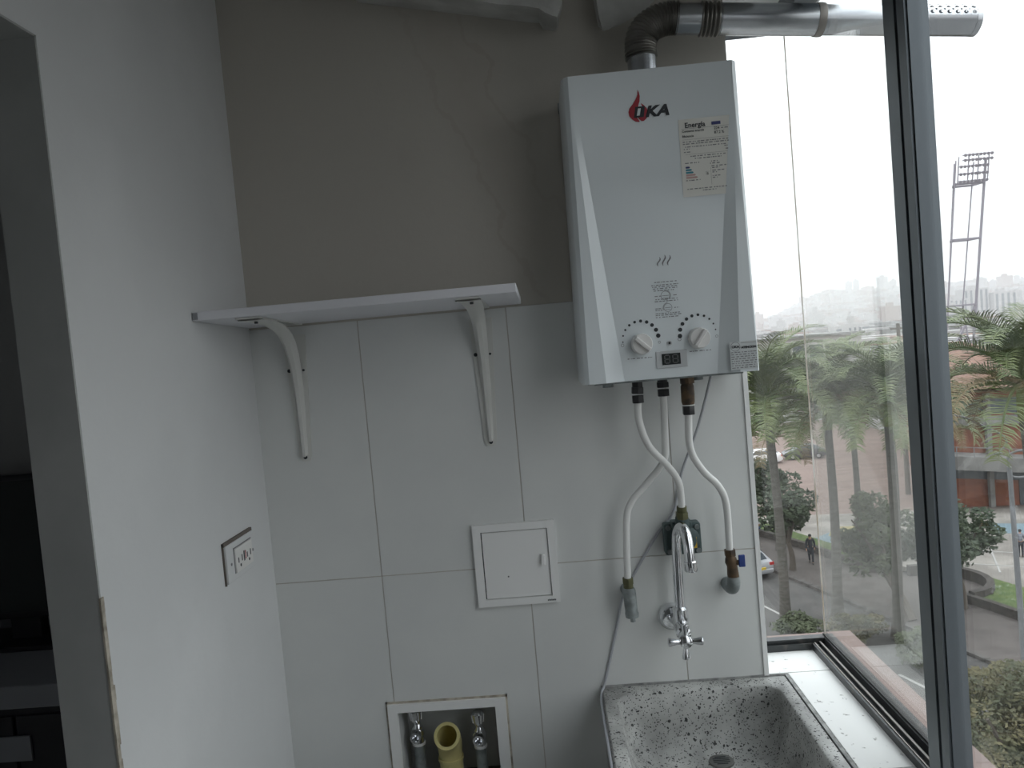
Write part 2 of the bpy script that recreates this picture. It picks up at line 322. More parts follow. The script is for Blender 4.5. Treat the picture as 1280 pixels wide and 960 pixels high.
# right wall: parapet under the sill, lintel above the windows, pier behind the camera
WEND = -1.45  # unseen window end, placed to set how much light comes in
wr = MB().box((0.43, -3.0, 0), (0.56, 0.118, 0.838)).box((0.44, -3.0, 2.165), (0.60, 0.118, 2.40))
wr.box((0.44, -3.0, 0.838), (0.60, WEND, 2.165))
wro = struct(wr.build('wall_right', M['paint'], smooth=0))
struct(MB().box((0.387, 0.0, 0), (0.43, 0.16, 0.838)).box((0.43, 0.118, 0), (0.56, 0.16, 0.838)).box((0.392, 0.0, 2.165), (0.44, 0.16, 2.40)).box((0.44, 0.118, 2.165), (0.60, 0.16, 2.40)).build('wall_end', M['paint'], smooth=0))
sl = MB().box((0.4255, -3.0, 0.838), (0.56, -0.001, 0.843)).box((0.388, 0.0, 0.838), (0.56, 0.14, 0.843)).build('sill_bed', M['mortar'], wro, smooth=0)
MB().box((0.3885, 0.0055, 0.843), (0.52, 0.115, 0.852)).build('sill_tile', M['silltile'], wro, smooth=0, bevel=0.0006)
MB().box((0.388, 0.001, 0.843), (0.4245, 0.004, 0.8515)).build('sill_joint', M['mortar'], wro, smooth=0)
y = 0.003
for i in range(6):
    MB().box((0.4255, y-0.345, 0.843), (0.52, y, 0.852)).build('sill_tile', M['silltile'], wro, smooth=0, bevel=0.0006); y -= 0.347
struct(B((0.5605, -3.0, 0.70), (0.655, 0.29, 0.812)).build('trim_2', M['ledge'], smooth=0))
struct(B((0.30, 0.1605, 0.70), (0.56, 0.29, 0.812)).build('trim_3', M['ledge'], smooth=0))
# broken ceiling plaster over the wall
def chunk(name, top, depth0, depth1, seed):
    r = random.Random(seed); m = MB(); n = len(top)
    ring = []
    for k, yv in enumerate((depth0, (depth0+depth1)/2, depth1)):
        ring.append([(x+(r.random()-.5)*0.006, yv, z+(0.012*k)+(r.random()-.5)*0.004) for x, z in top]+[(top[-1][0], yv, 2.40), (top[0][0], yv, 2.40)])
    k = n+2; vs = [p for q in ring for p in q]; fs = [tuple(range(k)), tuple(range(3*k-1, 2*k-1, -1))]
    for a in range(2):
        for j in range(k): fs.append((a*k+j, (a+1)*k+j, (a+1)*k+(j+1) % k, a*k+(j+1) % k))
    m.add(vs, fs); return struct(m.build(name, M['broken'], smooth=0))
chunk('trim_4', [(-0.30, 2.20), (-0.10, 2.156), (-0.03, 2.138), (0.02, 2.127), (0.043, 2.123), (0.050, 2.113), (0.062, 2.107), (0.072, 2.105), (0.078, 2.115), (0.084, 2.135), (0.086, 2.17)], -0.13, -0.001, 3)
chunk('trim_5', [(0.150, 2.17), (0.153, 2.126), (0.157, 2.106), (0.162, 2.104), (0.185, 2.110), (0.207, 2.122), (0.24, 2.135), (0.28, 2.17)], -0.045, -0.001, 5)

# ---------------------------------------------------------------- windows
def rect_pane(name, lo, hi, m, parent): return MB().box(lo, hi).build(name, m, parent, smooth=0)
w1 = struct(bpy.data.objects.new('window_1', None)); C.objects.link(w1)
GX, GY = 0.5435, 0.122
rail = MB().box((0.508, WEND, 0.852), (0.560, 0.132, 0.858)).box((0.536, WEND, 0.858), (0.560, 0.132, 0.873)).box((0.508, WEND, 0.858), (0.512, 0.105, 0.866)).box((0.5245, WEND, 0.858), (0.5285, 0.112, 0.864))
rail.build('bottom_rail', M['alurail'], w1, smooth=0)
MB().box((0.5125, WEND, 0.8645), (0.5145, 0.1045, 0.8675)).box((0.5248, WEND, 0.8642), (0.5282, 0.1115, 0.8665)).build('rail_track', M['alulite'], w1, smooth=0)
MB().box((0.539, WEND, 0.873), (0.549, 0.128, 0.8765)).build('rubber_seal', M['alublk'], w1, smooth=0)
MB().box((0.515, WEND, 2.128), (0.560, 0.132, 2.165)).build('top_rail', M['alu'], w1, smooth=0)
MB().box((GX-0.002, -0.37, 0.876), (GX+0.002, GY+0.004, 2.129)).build('glass_pane', M['glass'], w1, smooth=0)
MB().box((0.5235, -1.40, 0.876), (0.5275, -0.43, 2.129)).build('glass_pane', M['glass2'], w1, smooth=0)
st = MB().box((0.537, -0.395, 0.873), (0.560, -0.352, 2.128)).box((0.532, -0.395, 0.873), (0.537, -0.368, 2.128)).box((0.532, -0.362, 0.873), (0.537, -0.352, 2.128))
st.build('sash_stile', M['alublk'], w1, smooth=0)
st = MB().box((0.510, -0.455, 0.866), (0.536, -0.388, 2.128)).box((0.5065, -0.452, 0.866), (0.510, -0.432, 2.128)).box((0.5065, -0.424, 0.866), (0.510, -0.392, 2.128))
st.build('sash_stile', M['alu'], w1, smooth=0)
MB().tube([(0.5405, -0.347, 1.487), (0.5355, -0.347, 1.487), (0.532, -0.347, 1.487)], [0.0085, 0.012, 0.009], 16).build('sash_latch', M['alublk'], w1)
MB().box((0.512, WEND+0.001, 0.866), (0.535, -1.395, 2.128)).build('sash_stile', M['alu'], w1, smooth=0)
w2 = struct(bpy.data.objects.new('window_2', None)); C.objects.link(w2)
MB().box((0.386, 0.103, 0.852), (0.536, 0.132, 0.860)).box((0.386, 0.112, 0.860), (0.536, 0.132, 0.873)).box((0.386, 0.103, 0.860), (0.512, 0.1055, 0.866)).build('bottom_rail', M['alurail'], w2, smooth=0)
MB().box((0.392, 0.105, 2.128), (0.515, 0.132, 2.165)).build('top_rail', M['alu'], w2, smooth=0)
MB().box((0.384, 0.112, 0.873), (0.393, 0.132, 2.128)).build('side_rail', M['alu'], w2, smooth=0)
MB().box((0.390, GY-0.002, 0.872), (GX-0.003, GY+0.002, 2.129)).build('glass_pane', M['glass2'], w2, smooth=0)
MB().box((GX-0.0028, GY-0.0028, 0.873), (GX-0.0006, GY-0.0006, 2.128)).build('corner_silicone', M['glassedge'], w2, smooth=0)

# ================================================================ DARK ROOM THROUGH THE DOORWAY
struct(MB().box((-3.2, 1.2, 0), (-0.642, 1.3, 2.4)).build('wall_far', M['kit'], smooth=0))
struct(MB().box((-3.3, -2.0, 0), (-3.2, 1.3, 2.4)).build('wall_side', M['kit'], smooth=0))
struct(MB().box((-3.2, -2.1, 0), (-0.642, -2.0, 1.0)).box((-3.2, -2.1, 1.9), (-0.642, -2.0, 2.4)).box((-3.2, -2.1, 1.0), (-2.3, -2.0, 1.9)).box((-1.7, -2.1, 1.0), (-0.642, -2.0, 1.9)).build('wall_near', M['kit'], smooth=0))  # unseen opening added in this wall to let sky light in
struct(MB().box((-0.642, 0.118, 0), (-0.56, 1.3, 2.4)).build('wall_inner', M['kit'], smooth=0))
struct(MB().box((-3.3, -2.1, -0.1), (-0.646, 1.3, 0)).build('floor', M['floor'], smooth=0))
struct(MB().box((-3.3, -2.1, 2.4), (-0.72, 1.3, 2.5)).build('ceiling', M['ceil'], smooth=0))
ck = thing('dark_cabinet', 'black cabinet with a grey top seen low through the doorway on the left', 'cabinet', (-1.75, 0.86, 0))
MB().box((-2.6, 0.55, 0.08), (-0.95, 1.19, 0.655)).build('body', M['blackgoods'], ck, smooth=0, bevel=0.004)
MB().box((-2.62, 0.53, 0.655), (-0.93, 1.195, 0.72)).build('top', M['greygoods'], ck, smooth=0, bevel=0.004)
MB().box((-2.55, 0.60, 0.0), (-1.0, 1.15, 0.08)).build('plinth', M['blackgoods'], ck, smooth=0)
for xx in (-2.19, -1.77, -1.36): MB().box((xx-0.2, 0.54, 0.12), (xx+0.2, 0.552, 0.63)).build('door', M['blackgoods'], ck, smooth=0, bevel=0.003)
MB().box((-1.80, 0.533, 0.505), (-1.52, 0.5415, 0.575)).build('drawer_label_plate', M['greygoods'], ck, smooth=0)
bs = thing('television', 'large black screen standing on the grey cabinet top through the doorway', 'television', (-1.75, 0.9, 0.72))
MB().box((-2.45, 0.88, 0.80), (-1.05, 0.93, 1.27)).build('casing', M['blackgoods'], bs, smooth=0, bevel=0.006)
MB().box((-2.43, 0.877, 0.825), (-1.07, 0.881, 1.25)).build('screen', M['screen'], bs, smooth=0)
MB().box((-1.80, 0.885, 0.735), (-1.70, 0.925, 0.81)).box((-2.0, 0.80, 0.72), (-1.5, 1.0, 0.736)).build('stand', M['blackgoods'], bs, smooth=0, bevel=0.003)

# ================================================================ WALL SHELF
sh = thing('wall_shelf', 'white melamine wall shelf on two brackets above the tiles, ending at the left wall', 'shelf', (-0.305, -0.002, 1.617))
bd = MB(); bd.prism([(-0.2465, 1.6275), (-0.001, 1.6205), (-0.001, 1.6355), (-0.2465, 1.6425)], 0, -0.5745, -0.036)
bd.build('board', M['melamine'], sh, smooth=0, bevel=0.0012)
MB().box((-0.5735, -0.2475, 1.6295), (-0.5655, -0.2466, 1.641)).build('bare_board_end', M['edge'], sh, smooth=0)
def bracket(xc):
    br = MB()
    # steel bracket pressed in a V channel: wall leaf, shelf leaf and ribbed brace, one piece
    def zt(yv): return 1.6204+(-yv)*0.0285
    br.prism([(xc-0.023, 1.60), (xc+0.023, 1.60), (xc+0.012, 1.36), (xc+0.008, 1.349), (xc-0.008, 1.349), (xc-0.012, 1.36)], 1, -0.0035, -0.0003)
    n = 16; rows_ = []
    for i in range(n+1):
        t = i/n
        ph = PI/2*t; yv = -0.006-0.215*(math.sin(ph)**5.6); zv = zt(yv)-0.0042-0.254*(math.cos(ph)**5.6); ee_ = 1-0.85*t**3
        wd = 0.0065+0.0155*t**1.3
        rows_.append([(xc-wd, yv+0.004*ee_, zv+0.001*ee_), (xc-wd*0.35, yv-0.006*ee_, zv-0.004*ee_), (xc+wd*0.35, yv-0.006*ee_, zv-0.004*ee_), (xc+wd, yv+0.004*ee_, zv+0.001*ee_)])
    vs = [p for r_ in rows_ for p in r_]; vs += [(x, y_+0.002, z_+0.002) for x, y_, z_ in vs]
    k = 4*(n+1); fs = []
    for i in range(n):
        for j in range(3):
            a = i*4+j; fs += [(a, a+1, a+5, a+4), (k+a, k+a+4, k+a+5, k+a+1)]
        fs += [(i*4, i*4+4, k+i*4+4, k+i*4), (i*4+3, k+i*4+3, k+i*4+7, i*4+7)]
    br.add(vs, fs)
    br.prism([(-0.235, zt(-0.235)-0.0025), (-0.004, zt(-0.004)-0.0025), (-0.004, zt(-0.004)-0.0002), (-0.235, zt(-0.235)-0.0002)], 0, xc-0.02, xc+0.02)
    b = br.build('bracket', M['bracket'], sh, smooth=40)
    for (dx, zz_) in ((0.0, 1.357), (-0.015, 1.530), (0.0135, 1.5295)):
        MB().cyl((xc+dx, -0.0055, zz_), (xc+dx, -0.003, zz_), 0.0038 if dx <= 0 else 0.0024, n=10).build('screw', M['ink'], b)
    for yv in (-0.205, -0.115):
        MB().cyl((xc+0.004, yv, zt(yv)-0.0095), (xc+0.004, yv, zt(yv)-0.0035), 0.0032, n=10).build('screw', M['ink'], b)
bracket(-0.488); bracket(-0.118)

# ================================================================ POWER OUTLET on the left wall
ol = thing('power_outlet', 'white double power outlet plate set loosely in the left wall', 'outlet', (XL, -0.166, 1.209))
MB().box((XL+0.0005, -0.226, 1.176), (XL+0.007, -0.106, 1.242)).build('cover_plate', M['paint'], ol, smooth=0, bevel=0.0015)
MB().box((XL+0.0002, -0.2285, 1.2415), (XL+0.005, -0.104, 1.2475)).box((XL+0.0002, -0.2285, 1.174), (XL+0.003, -0.2258, 1.2475)).build('gap_in_plaster', M['recdark'], ol, smooth=0)
MB().box((XL+0.0068, -0.196, 1.187), (XL+0.010, -0.121, 1.230)).build('socket_module', M['knob'], ol, smooth=0, bevel=0.001)
MB().box((XL+0.0065, -0.1985, 1.187), (XL+0.0078, -0.1962, 1.232)).box((XL+0.0065, -0.1985, 1.2302), (XL+0.0078, -0.119, 1.232)).build('module_shadow_gap', M['greyink'], ol, smooth=0)
for cy in (-0.178, -0.139):
    m = MB().box((XL+0.0099, cy-0.009, 1.203), (XL+0.0104, cy-0.006, 1.212)).box((XL+0.0099, cy+0.006, 1.203), (XL+0.0104, cy+0.009, 1.214))
    m.cyl((XL+0.0099, cy, 1.197), (XL+0.0104, cy, 1.197), 0.0028, n=10)
    m.build('socket_slots', M['ink'], ol, smooth=0)
MB().box((XL+0.0099, -0.1625, 1.200), (XL+0.0105, -0.1585, 1.218)).build('slot_bar', M['ink'], ol, smooth=0)
MB().box((XL+0.0099, -0.1555, 1.202), (XL+0.0105, -0.153, 1.217)).build('red_mark', M['red'], ol, smooth=0)
for cy in (-0.210, -0.113): MB().cyl((XL+0.006, cy, 1.207), (XL+0.0078, cy, 1.207), 0.0026, n=10).build('screw', M['greyink'], ol)

# ================================================================ ACCESS PANEL in the tiles
ap = thing('access_panel', 'small square white access panel with a latch, set in the tiles', 'panel', (-0.09, 0, 1.112))
fr = MB()
x0, x1, z0, z1 = -0.171, -0.0085, 1.031, 1.1945; i0, i1, k0, k1 = -0.1555, -0.0235, 1.0445, 1.180
fr.box((x0, -0.009, z0), (i0, -0.0005, z1)).box((i1, -0.009, z0), (x1, -0.0005, z1)).box((i0, -0.009, z0), (i1, -0.0005, k0)).box((i0, -0.009, k1), (i1, -0.0005, z1))
fr.build('frame', M['trim'], ap, smooth=0)
MB().box((i0+0.0022, -0.0055, k0+0.0012), (i1-0.001, -0.0012, k1-0.0018)).build('door', M['trim'], ap, smooth=0, bevel=0.0008)
dr = ap.children[-1]
MB().box((i0, -0.0015, k0), (i1, -0.0005, k1)).build('shadow_gap', M['ink'], ap, smooth=0)
MB().box((-0.0395, -0.014, 1.108), (-0.0325, -0.0052, 1.129)).build('latch', M['trim'], dr, smooth=0, bevel=0.0015)
MB().cyl((-0.107, -0.0062, 1.088), (-0.107, -0.005, 1.088), 0.0015, n=8).build('screw_hole', M['ink'], dr)
m = MB()
for i in range(7): m.box((-0.0335+i*0.0024, -0.0094, 1.035), (-0.0335+i*0.0024+0.0017, -0.0088, 1.0378+(i % 2)*0.0006))
label(m.build('maker_mark', M['ink'], ap, smooth=0), 'tiny dark print at the lower right of the frame')

# ================================================================ WASHER VALVE BOX
vb = thing('washing_machine_box', 'recessed white washing machine valve box low in the tiled wall', 'box', (-0.255, 0, 0.64))
X0, X1, Z0, Z1 = -0.3735, -0.1355, 0.604, 0.8445
fr = MB()
a0, a1, b0, b1 = -0.3545, -0.157, 0.625, 0.8275
fr.box((X0, -0.006, Z0), (a0, 0.004, Z1)).box((a1, -0.006, Z0), (X1, 0.004, Z1)).box((a0, -0.006, b1), (a1, 0.004, Z1)).box((a0, -0.006, Z0), (a1, 0.004, b0))
fr.build('frame', M['trim'], vb, smooth=0)
rc = MB().box((a0-0.003, 0.004, b0), (a0, 0.09, b1)).box((a1, 0.004, b0), (a1+0.003, 0.09, b1)).box((a0, 0.004, b1), (a1, 0.09, b1+0.003)).box((a0, 0.087, b0), (a1, 0.09, b1))
rc.build('recess', M['recess'], vb, smooth=0)
MB().box((a0, 0.004, b0-0.003), (a1, 0.09, b0+0.03)).build('dark_recess_floor', M['recdark'], vb, smooth=0)  # recess floor in one even dark brown
sl_ = MB()
for (p, q) in (((-0.3775, Z0), (X0, 0.849)), ((X1, Z0), (-0.1315, 0.849)), ((-0.3775, Z1), (-0.1315, 0.849))): sl_.box((p[0], -0.0012, p[1]), (q[0], 0.001, q[1]))
sl_.build('yellowed_sealant', M['bead'], vb, smooth=0)
for (xc, zc, lb) in ((-0.326, 0.764, 'chrome stop valve left of the yellow pipe in the recessed box'), (-0.1985, 0.750, 'chrome stop valve right of the yellow pipe in the recessed box')):
    vv = thing('stop_valve', lb, 'valve', (xc, 0.035, 0.655), 'stop valves in the recessed box')
    MB().cyl((xc, 0.04, 0.655), (xc, 0.04, zc-0.022), 0.0115, n=14).build('riser', M['galv'], vv)
    MB().tube([(xc, 0.04, zc-0.024), (xc, 0.04, zc-0.018), (xc, 0.04, zc+0.010), (xc, 0.04, zc+0.016), (xc, 0.04, zc+0.024)], [0.0125, 0.012, 0.012, 0.008, 0.007], 14).ball((xc, 0.038, zc), 0.0145, 14).build('valve_body', M['chrome'], vv)
    MB().tube([(xc, 0.04, zc-0.026), (xc, 0.04, zc-0.021)], 0.0135, 14).build('white_washer', M['trim'], vv)
    o_ = MB(); N = 16
    for r_, yy in ((0.0105, 0.036), (0.011, 0.012), (0.0075, 0.012), (0.0075, 0.034)): o_.v += [(xc-0.001+r_*math.cos(2*PI*j/N), yy, zc+r_*math.sin(2*PI*j/N)) for j in range(N)]
    for a in range(3):
        for j in range(N): o_.f.append((a*N+j, a*N+(j+1) % N, (a+1)*N+(j+1) % N, (a+1)*N+j)); o_.m.append(0)
    o_.build('hose_outlet', M['chrome'], vv)
    MB().cyl((xc-0.001, 0.0335, zc), (xc-0.001, 0.0342, zc), 0.0078, n=12).build('outlet_bore', M['ink'], vv)
    m = MB(); hz_ = zc+0.024
    m.tube([(xc, 0.036, hz_-0.002), (xc, 0.033, hz_+0.010), (xc, 0.031, hz_+0.026), (xc, 0.031, hz_+0.030)], [0.008, 0.011, 0.0125, 0.009], 14)
    for j in range(7):
        an = 2*PI*j/7; m.bar((xc+0.010*math.cos(an), 0.034+0.010*math.sin(an), hz_+0.006), (xc+0.0122*math.cos(an), 0.031+0.0122*math.sin(an), hz_+0.025), 0.0035)
    m.build('handle', M['chrome'], vv)
pv = thing('waste_pipe', 'open cream yellow plastic waste pipe between the two stop valves', 'pipe', (-0.262, 0.045, 0.655))
m = MB(); N = 24; path = [(-0.263, 0.045, 0.655), (-0.263, 0.045, 0.712), (-0.2625, 0.040, 0.735), (-0.2615, 0.026, 0.755), (-0.2610, 0.006, 0.768)]
m.tube(path, [0.024, 0.024, 0.0255, 0.0255, 0.0255], N, cap=False); m.tube(path[::-1], [0.0205]*4+[0.0205], N, cap=False)
e = len(m.v)-2*5*N
d = (Vector(path[-1])-Vector(path[-2])).normalized()
m.tube([Vector(path[-1])-d*0.008, Vector(path[-1])+d*0.001], 0.0265, N, cap=False)
o0 = (4*N); o1 = 5*N
for j in range(N): pass
m.build('elbow', M['pvc'], pv)
m = MB(); rim = []
un = d.cross(Vector((1, 0, 0))).normalized(); vn = d.cross(un); pe = Vector(path[-1])+d*0.001
for r_ in (0.0265, 0.0203): rim += [pe+(un*math.cos(2*PI*j/N)+vn*math.sin(2*PI*j/N))*r_ for j in range(N)]
m.add(rim, [(j, (j+1) % N, N+(j+1) % N, N+j) for j in range(N)]); m.build('pipe_rim', M['pvc'], pv)
m = MB().tube([(-0.263, 0.045, 0.700), (-0.263, 0.045, 0.706)], 0.0262, N); m.build('collar', M['pvc'], pv)

# ================================================================ GAS WATER HEATER
ht = thing('gas_water_heater', 'white wall mounted gas water heater with two knobs and a small display', 'heater', (0.216, 0, 1.46))
HB, HT = 1.462, 1.988
def yc(z): return -0.166+0.014*(HT-z)/(HT-HB)          # recessed centre panel leans back towards the bottom
cv = MB()
# cover: side flanges stand proud at the bottom and meet the centre panel at the top
hx0t, hx1t, hx0b, hx1b = 0.0685, 0.3675, 0.0625, 0.3665
def ring(t):
    z = HT+(HB-HT)*t; yf = -0.166-0.001*t; yb = -0.004
    lx = hx0t+(hx0b-hx0t)*t; rx = hx1t+(hx1b-hx1t)*t
    l1 = 0.0815+(0.1035-0.0815)*t; l2 = 0.084+(0.1365-0.084)*t; r2 = 0.3545+(0.2975-0.3545)*t; r1 = 0.357+(0.333-0.357)*t
    return [(lx, yb, z), (lx, yf+0.018, z), (lx+0.004, yf+0.007, z), (lx+0.0115, yf, z), (l1, yf, z), (l2, yc(z)+0.0005*0, z), (r2, yc(z), z), (r1, yf, z), (rx-0.0115*(1-t)-0.0025*t, yf, z), (rx-0.004*(1-t)-0.0008*t, yf+0.007*(1-t)+0.0015*t, z), (rx, yf+0.018, z), (rx, yb, z)]
R_ = [ring(t/6) for t in range(7)]; k = 12
vs = [p for r_ in R_ for p in r_]; fs = []
for i in range(6):
    for j in range(k-1): fs.append((i*k+j, i*k+j+1, (i+1)*k+j+1, (i+1)*k+j))
fs += [tuple(range(k)), tuple(6*k+j for j in range(k-1, -1, -1)), tuple([6*k, 0, 11, 6*k+11])]
cv.add(vs, fs); cv.build('cover', M['enamel'], ht, smooth=20, bevel=0.0)
MB().box((0.085, -0.140, HB-0.004), (0.345, -0.02, HB+0.002)).build('base_plate', M['galv'], ht, smooth=0)
MB().box((0.0665, -0.004, 1.975), (0.3665, -0.0005, 1.995)).build('back_plate', M['galv'], ht, smooth=0)
MB().box((0.08, -0.004, 1.452), (0.35, -0.0005, 1.48)).build('back_plate', M['galv'], ht, smooth=0)
for xc in (0.112, 0.275): MB().cyl((xc, -0.09, HB-0.012), (xc, -0.09, HB-0.003), 0.010, n=12).build('bolt', M['galv'], ht)
def flat(name, polys, m, parent, z_off=0.0006):
    q = MB()
    for poly in polys: q.add([(x, yc(z)-z_off, z) for x, z in poly], [tuple(range(len(poly)))])
    return q.build(name, m, parent, smooth=0, recalc=False)
def rect(x0, z0, x1, z1): return [(x0, z0), (x1, z0), (x1, z1), (x0, z1)]
def text(name, s, x, z, size, m, parent, shear=0.0, bold=0.0, yv=None, off=0.0011, align='LEFT', sx_=1.0):
    cu = bpy.data.curves.new(name, 'FONT'); cu.body = s; cu.size = size; cu.shear = shear; cu.offset = bold; cu.align_x = align; cu.resolution_u = 3
    to = bpy.data.objects.new(name, cu); C.objects.link(to)
    me = bpy.data.meshes.new_from_object(to); bpy.data.objects.remove(to)
    for v in me.vertices:
        X = x+v.co.x*sx_; Z = z+v.co.y; v.co = (X, (yc(Z) if yv is None else yv)-off, Z)
    me.materials.clear(); me.materials.append(m)
    return put(name, me, parent)
fl1 = [(0.196,1.955),(0.198,1.95),(0.199,1.943),(0.198,1.935),(0.196,1.93),(0.195,1.926),(0.192,1.924),(0.19,1.919),(0.189,1.914),(0.192,1.908),(0.196,1.902),(0.195,1.901),(0.189,1.902),(0.184,1.906),(0.179,1.912),(0.178,1.919),(0.18,1.925),(0.186,1.931),(0.191,1.938),(0.195,1.946)]
fl2 = [(0.2,1.932),(0.205,1.928),(0.209,1.923),(0.212,1.917),(0.212,1.912),(0.208,1.906),(0.203,1.902),(0.199,1.902),(0.195,1.906),(0.193,1.909),(0.198,1.909),(0.202,1.912),(0.204,1.919),(0.204,1.924),(0.201,1.928)]
flat('flame_emblem', [fl1, fl2], M['red'], ht)
flat('logo_letter', [[(0.1865,1.9085),(0.2035,1.9085),(0.2062,1.9265),(0.190,1.9265),(0.1875,1.9265),(0.1865,1.9215)][:4]], M['ink'], ht, 0.0009)
flat('logo_letter_bore', [[(0.1915,1.9115),(0.1965,1.9115),(0.1993,1.9235),(0.1945,1.9235)]], M['enamel'], ht, 0.0012)
text('logo_letters', 'KA', 0.2055, 1.9085, 0.0245, M['ink'], ht, shear=0.28, bold=0.0011, sx_=1.22)
# energy sheet
lp = MB().add([(0.2605, yc(1.768)-0.0006, 1.768), (0.345, yc(1.768)-0.0006, 1.768), (0.349, yc(1.898)-0.0006, 1.898), (0.2605, yc(1.898)-0.0006, 1.898)], [(0, 1, 2, 3)]).build('energy_label', M['paper'], ht, smooth=0, recalc=False)
def sheet(name, polys, m): return flat(name, polys, m, lp, 0.0011)
text('heading', 'Energía', 0.2705, 1.8835, 0.0118, M['ink'], lp, bold=0.0003, sx_=1.0, off=0.0012)
text('consumption_line', 'Consumo energía', 0.2655, 1.876, 0.0052, M['ink'], lp, bold=0.0001, off=0.0012)
text('value_line', '224', 0.3195, 1.8765, 0.0062, M['ink'], lp, bold=0.0001, off=0.0012)
text('efficiency_line', 'Eficiencia', 0.2655, 1.8675, 0.0052, M['ink'], lp, bold=0.0001, off=0.0012)
text('percent_line', '87.2 %', 0.3195, 1.8695, 0.0062, M['ink'], lp, bold=0.0001, off=0.0012)
sheet('emblem_bar', [rect(0.316, 1.8845, 0.331, 1.8898)], M['navy'])
L = [rect(0.2645, 1.8815, 0.345, 1.8819), rect(0.2655, 1.8635, 0.345, 1.8638), rect(0.269, 1.8385, 0.340, 1.8388)]
def dashes(x0, x1, z, h, r, gap=0.3):
    out = []; x = x0
    while x < x1:
        ww = 0.0012+0.005*r.random(); out.append(rect(x, z, min(x+ww, x1), z+h)); x += ww+0.001+0.002*r.random()
    return out
r_ = random.Random(11)
for (a, b, z) in ((0.3315, 0.343, 1.8775), (0.2655, 0.343, 1.859), (0.2655, 0.343, 1.8555), (0.269, 0.338, 1.8505), (0.2665, 0.276, 1.847), (0.335, 0.343, 1.8475), (0.2665, 0.277, 1.842), (0.337, 0.343, 1.8425), (0.277, 0.337, 1.8345), (0.284, 0.329, 1.8305), (0.267, 0.291, 1.8235), (0.311, 0.322, 1.8235), (0.309, 0.326, 1.820), (0.311, 0.343, 1.8155), (0.312, 0.325, 1.8125), (0.312, 0.332, 1.808), (0.312, 0.322, 1.805), (0.312, 0.325, 1.799), (0.312, 0.320, 1.796), (0.267, 0.291, 1.7945), (0.268, 0.342, 1.780), (0.294, 0.318, 1.7765)):
    L += dashes(a, b, z, 0.0015, r_)
L += [rect(0.3095, 1.785, 0.3098, 1.8145), rect(0.301, 1.802, 0.3013, 1.8075), rect(0.301, 1.8075, 0.307, 1.8078)]
stuff(sheet('fine_print', L, M['greyink']))
text('grade_letter', 'B', 0.3022, 1.8022, 0.0058, M['ink'], lp, off=0.0013)
for i, (ln, c) in enumerate(((0.0075, 'navy'), (0.0105, 'teal'), (0.0130, 'teal'), (0.0165, 'pink'), (0.0195, 'pink'))):
    z = 1.8155-i*0.0043; sheet('grade_bar', [[(0.2675, z), (0.2675+ln-0.0016, z), (0.2675+ln, z+0.0015), (0.2675+ln-0.0016, z+0.0031), (0.2675, z+0.0031)]], M[c])
# steam waves
pw = []
for xc, h_ in ((0.2105, 0.0155), (0.2195, 0.0185), (0.228, 0.0175)):
    n = 12
    def ctr(t, xc=xc, h_=h_): return (xc-0.0017*math.sin(t*2*PI)+0.0035*(t-0.5), 1.6555+h_*t)
    for i in range(n):
        (xa, za), (xb, zb) = ctr(i/n), ctr((i+1)/n); wa = 0.0003+0.0012*math.sin(PI*i/n); wb_ = 0.0003+0.0012*math.sin(PI*(i+1)/n)
        pw.append([(xa-wa, za), (xa+wa, za), (xb+wb_, zb), (xb-wb_, zb)])
flat('steam_mark', pw, M['greyink'], ht)
# instruction print: lines of fine text and two round diagrams
def circ(cx, cz, ra, rb, n=20, a0=0, a1=2*PI):
    return [[(cx+ra*math.cos(a0+(a1-a0)*i/n), cz+ra*math.sin(a0+(a1-a0)*i/n)), (cx+rb*math.cos(a0+(a1-a0)*i/n), cz+rb*math.sin(a0+(a1-a0)*i/n)), (cx+rb*math.cos(a0+(a1-a0)*(i+1)/n), cz+rb*math.sin(a0+(a1-a0)*(i+1)/n)), (cx+ra*math.cos(a0+(a1-a0)*(i+1)/n), cz+ra*math.sin(a0+(a1-a0)*(i+1)/n))] for i in range(n)]
ip = []
for z, a, b in ((1.6275, 0.200, 0.2385), (1.6225, 0.1945, 0.241), (1.6195, 0.196, 0.2405), (1.6165, 0.197, 0.2395), (1.613, 0.198, 0.233), (1.6035, 0.199, 0.210), (1.6035, 0.231, 0.238), (1.598, 0.200, 0.238), (1.5945, 0.1985, 0.2385), (1.582, 0.1985, 0.2105), (1.582, 0.2315, 0.240), (1.579, 0.1985, 0.2105), (1.5735, 0.1985, 0.2415), (1.5705, 0.1985, 0.2425), (1.567, 0.1985, 0.238)):
    ip += dashes(a, b, z, 0.0013, r_)
ip += circ(0.2175, 1.6045, 0.0072, 0.0079)+circ(0.2205, 1.5835, 0.0066, 0.0073)+circ(0.2175, 1.6045, 0.0083, 0.0092, 8, -0.8, 1.2)+circ(0.2205, 1.5835, 0.0078, 0.0086, 10, 1.6, 3.6)
ip += [rect(0.2115, 1.604, 0.2235, 1.6048), rect(0.2155, 1.583, 0.2255, 1.5838), rect(0.213, 1.600, 0.222, 1.6006), rect(0.216, 1.580, 0.225, 1.5806)]
stuff(flat('instruction_print', ip, M['greyink'], ht))
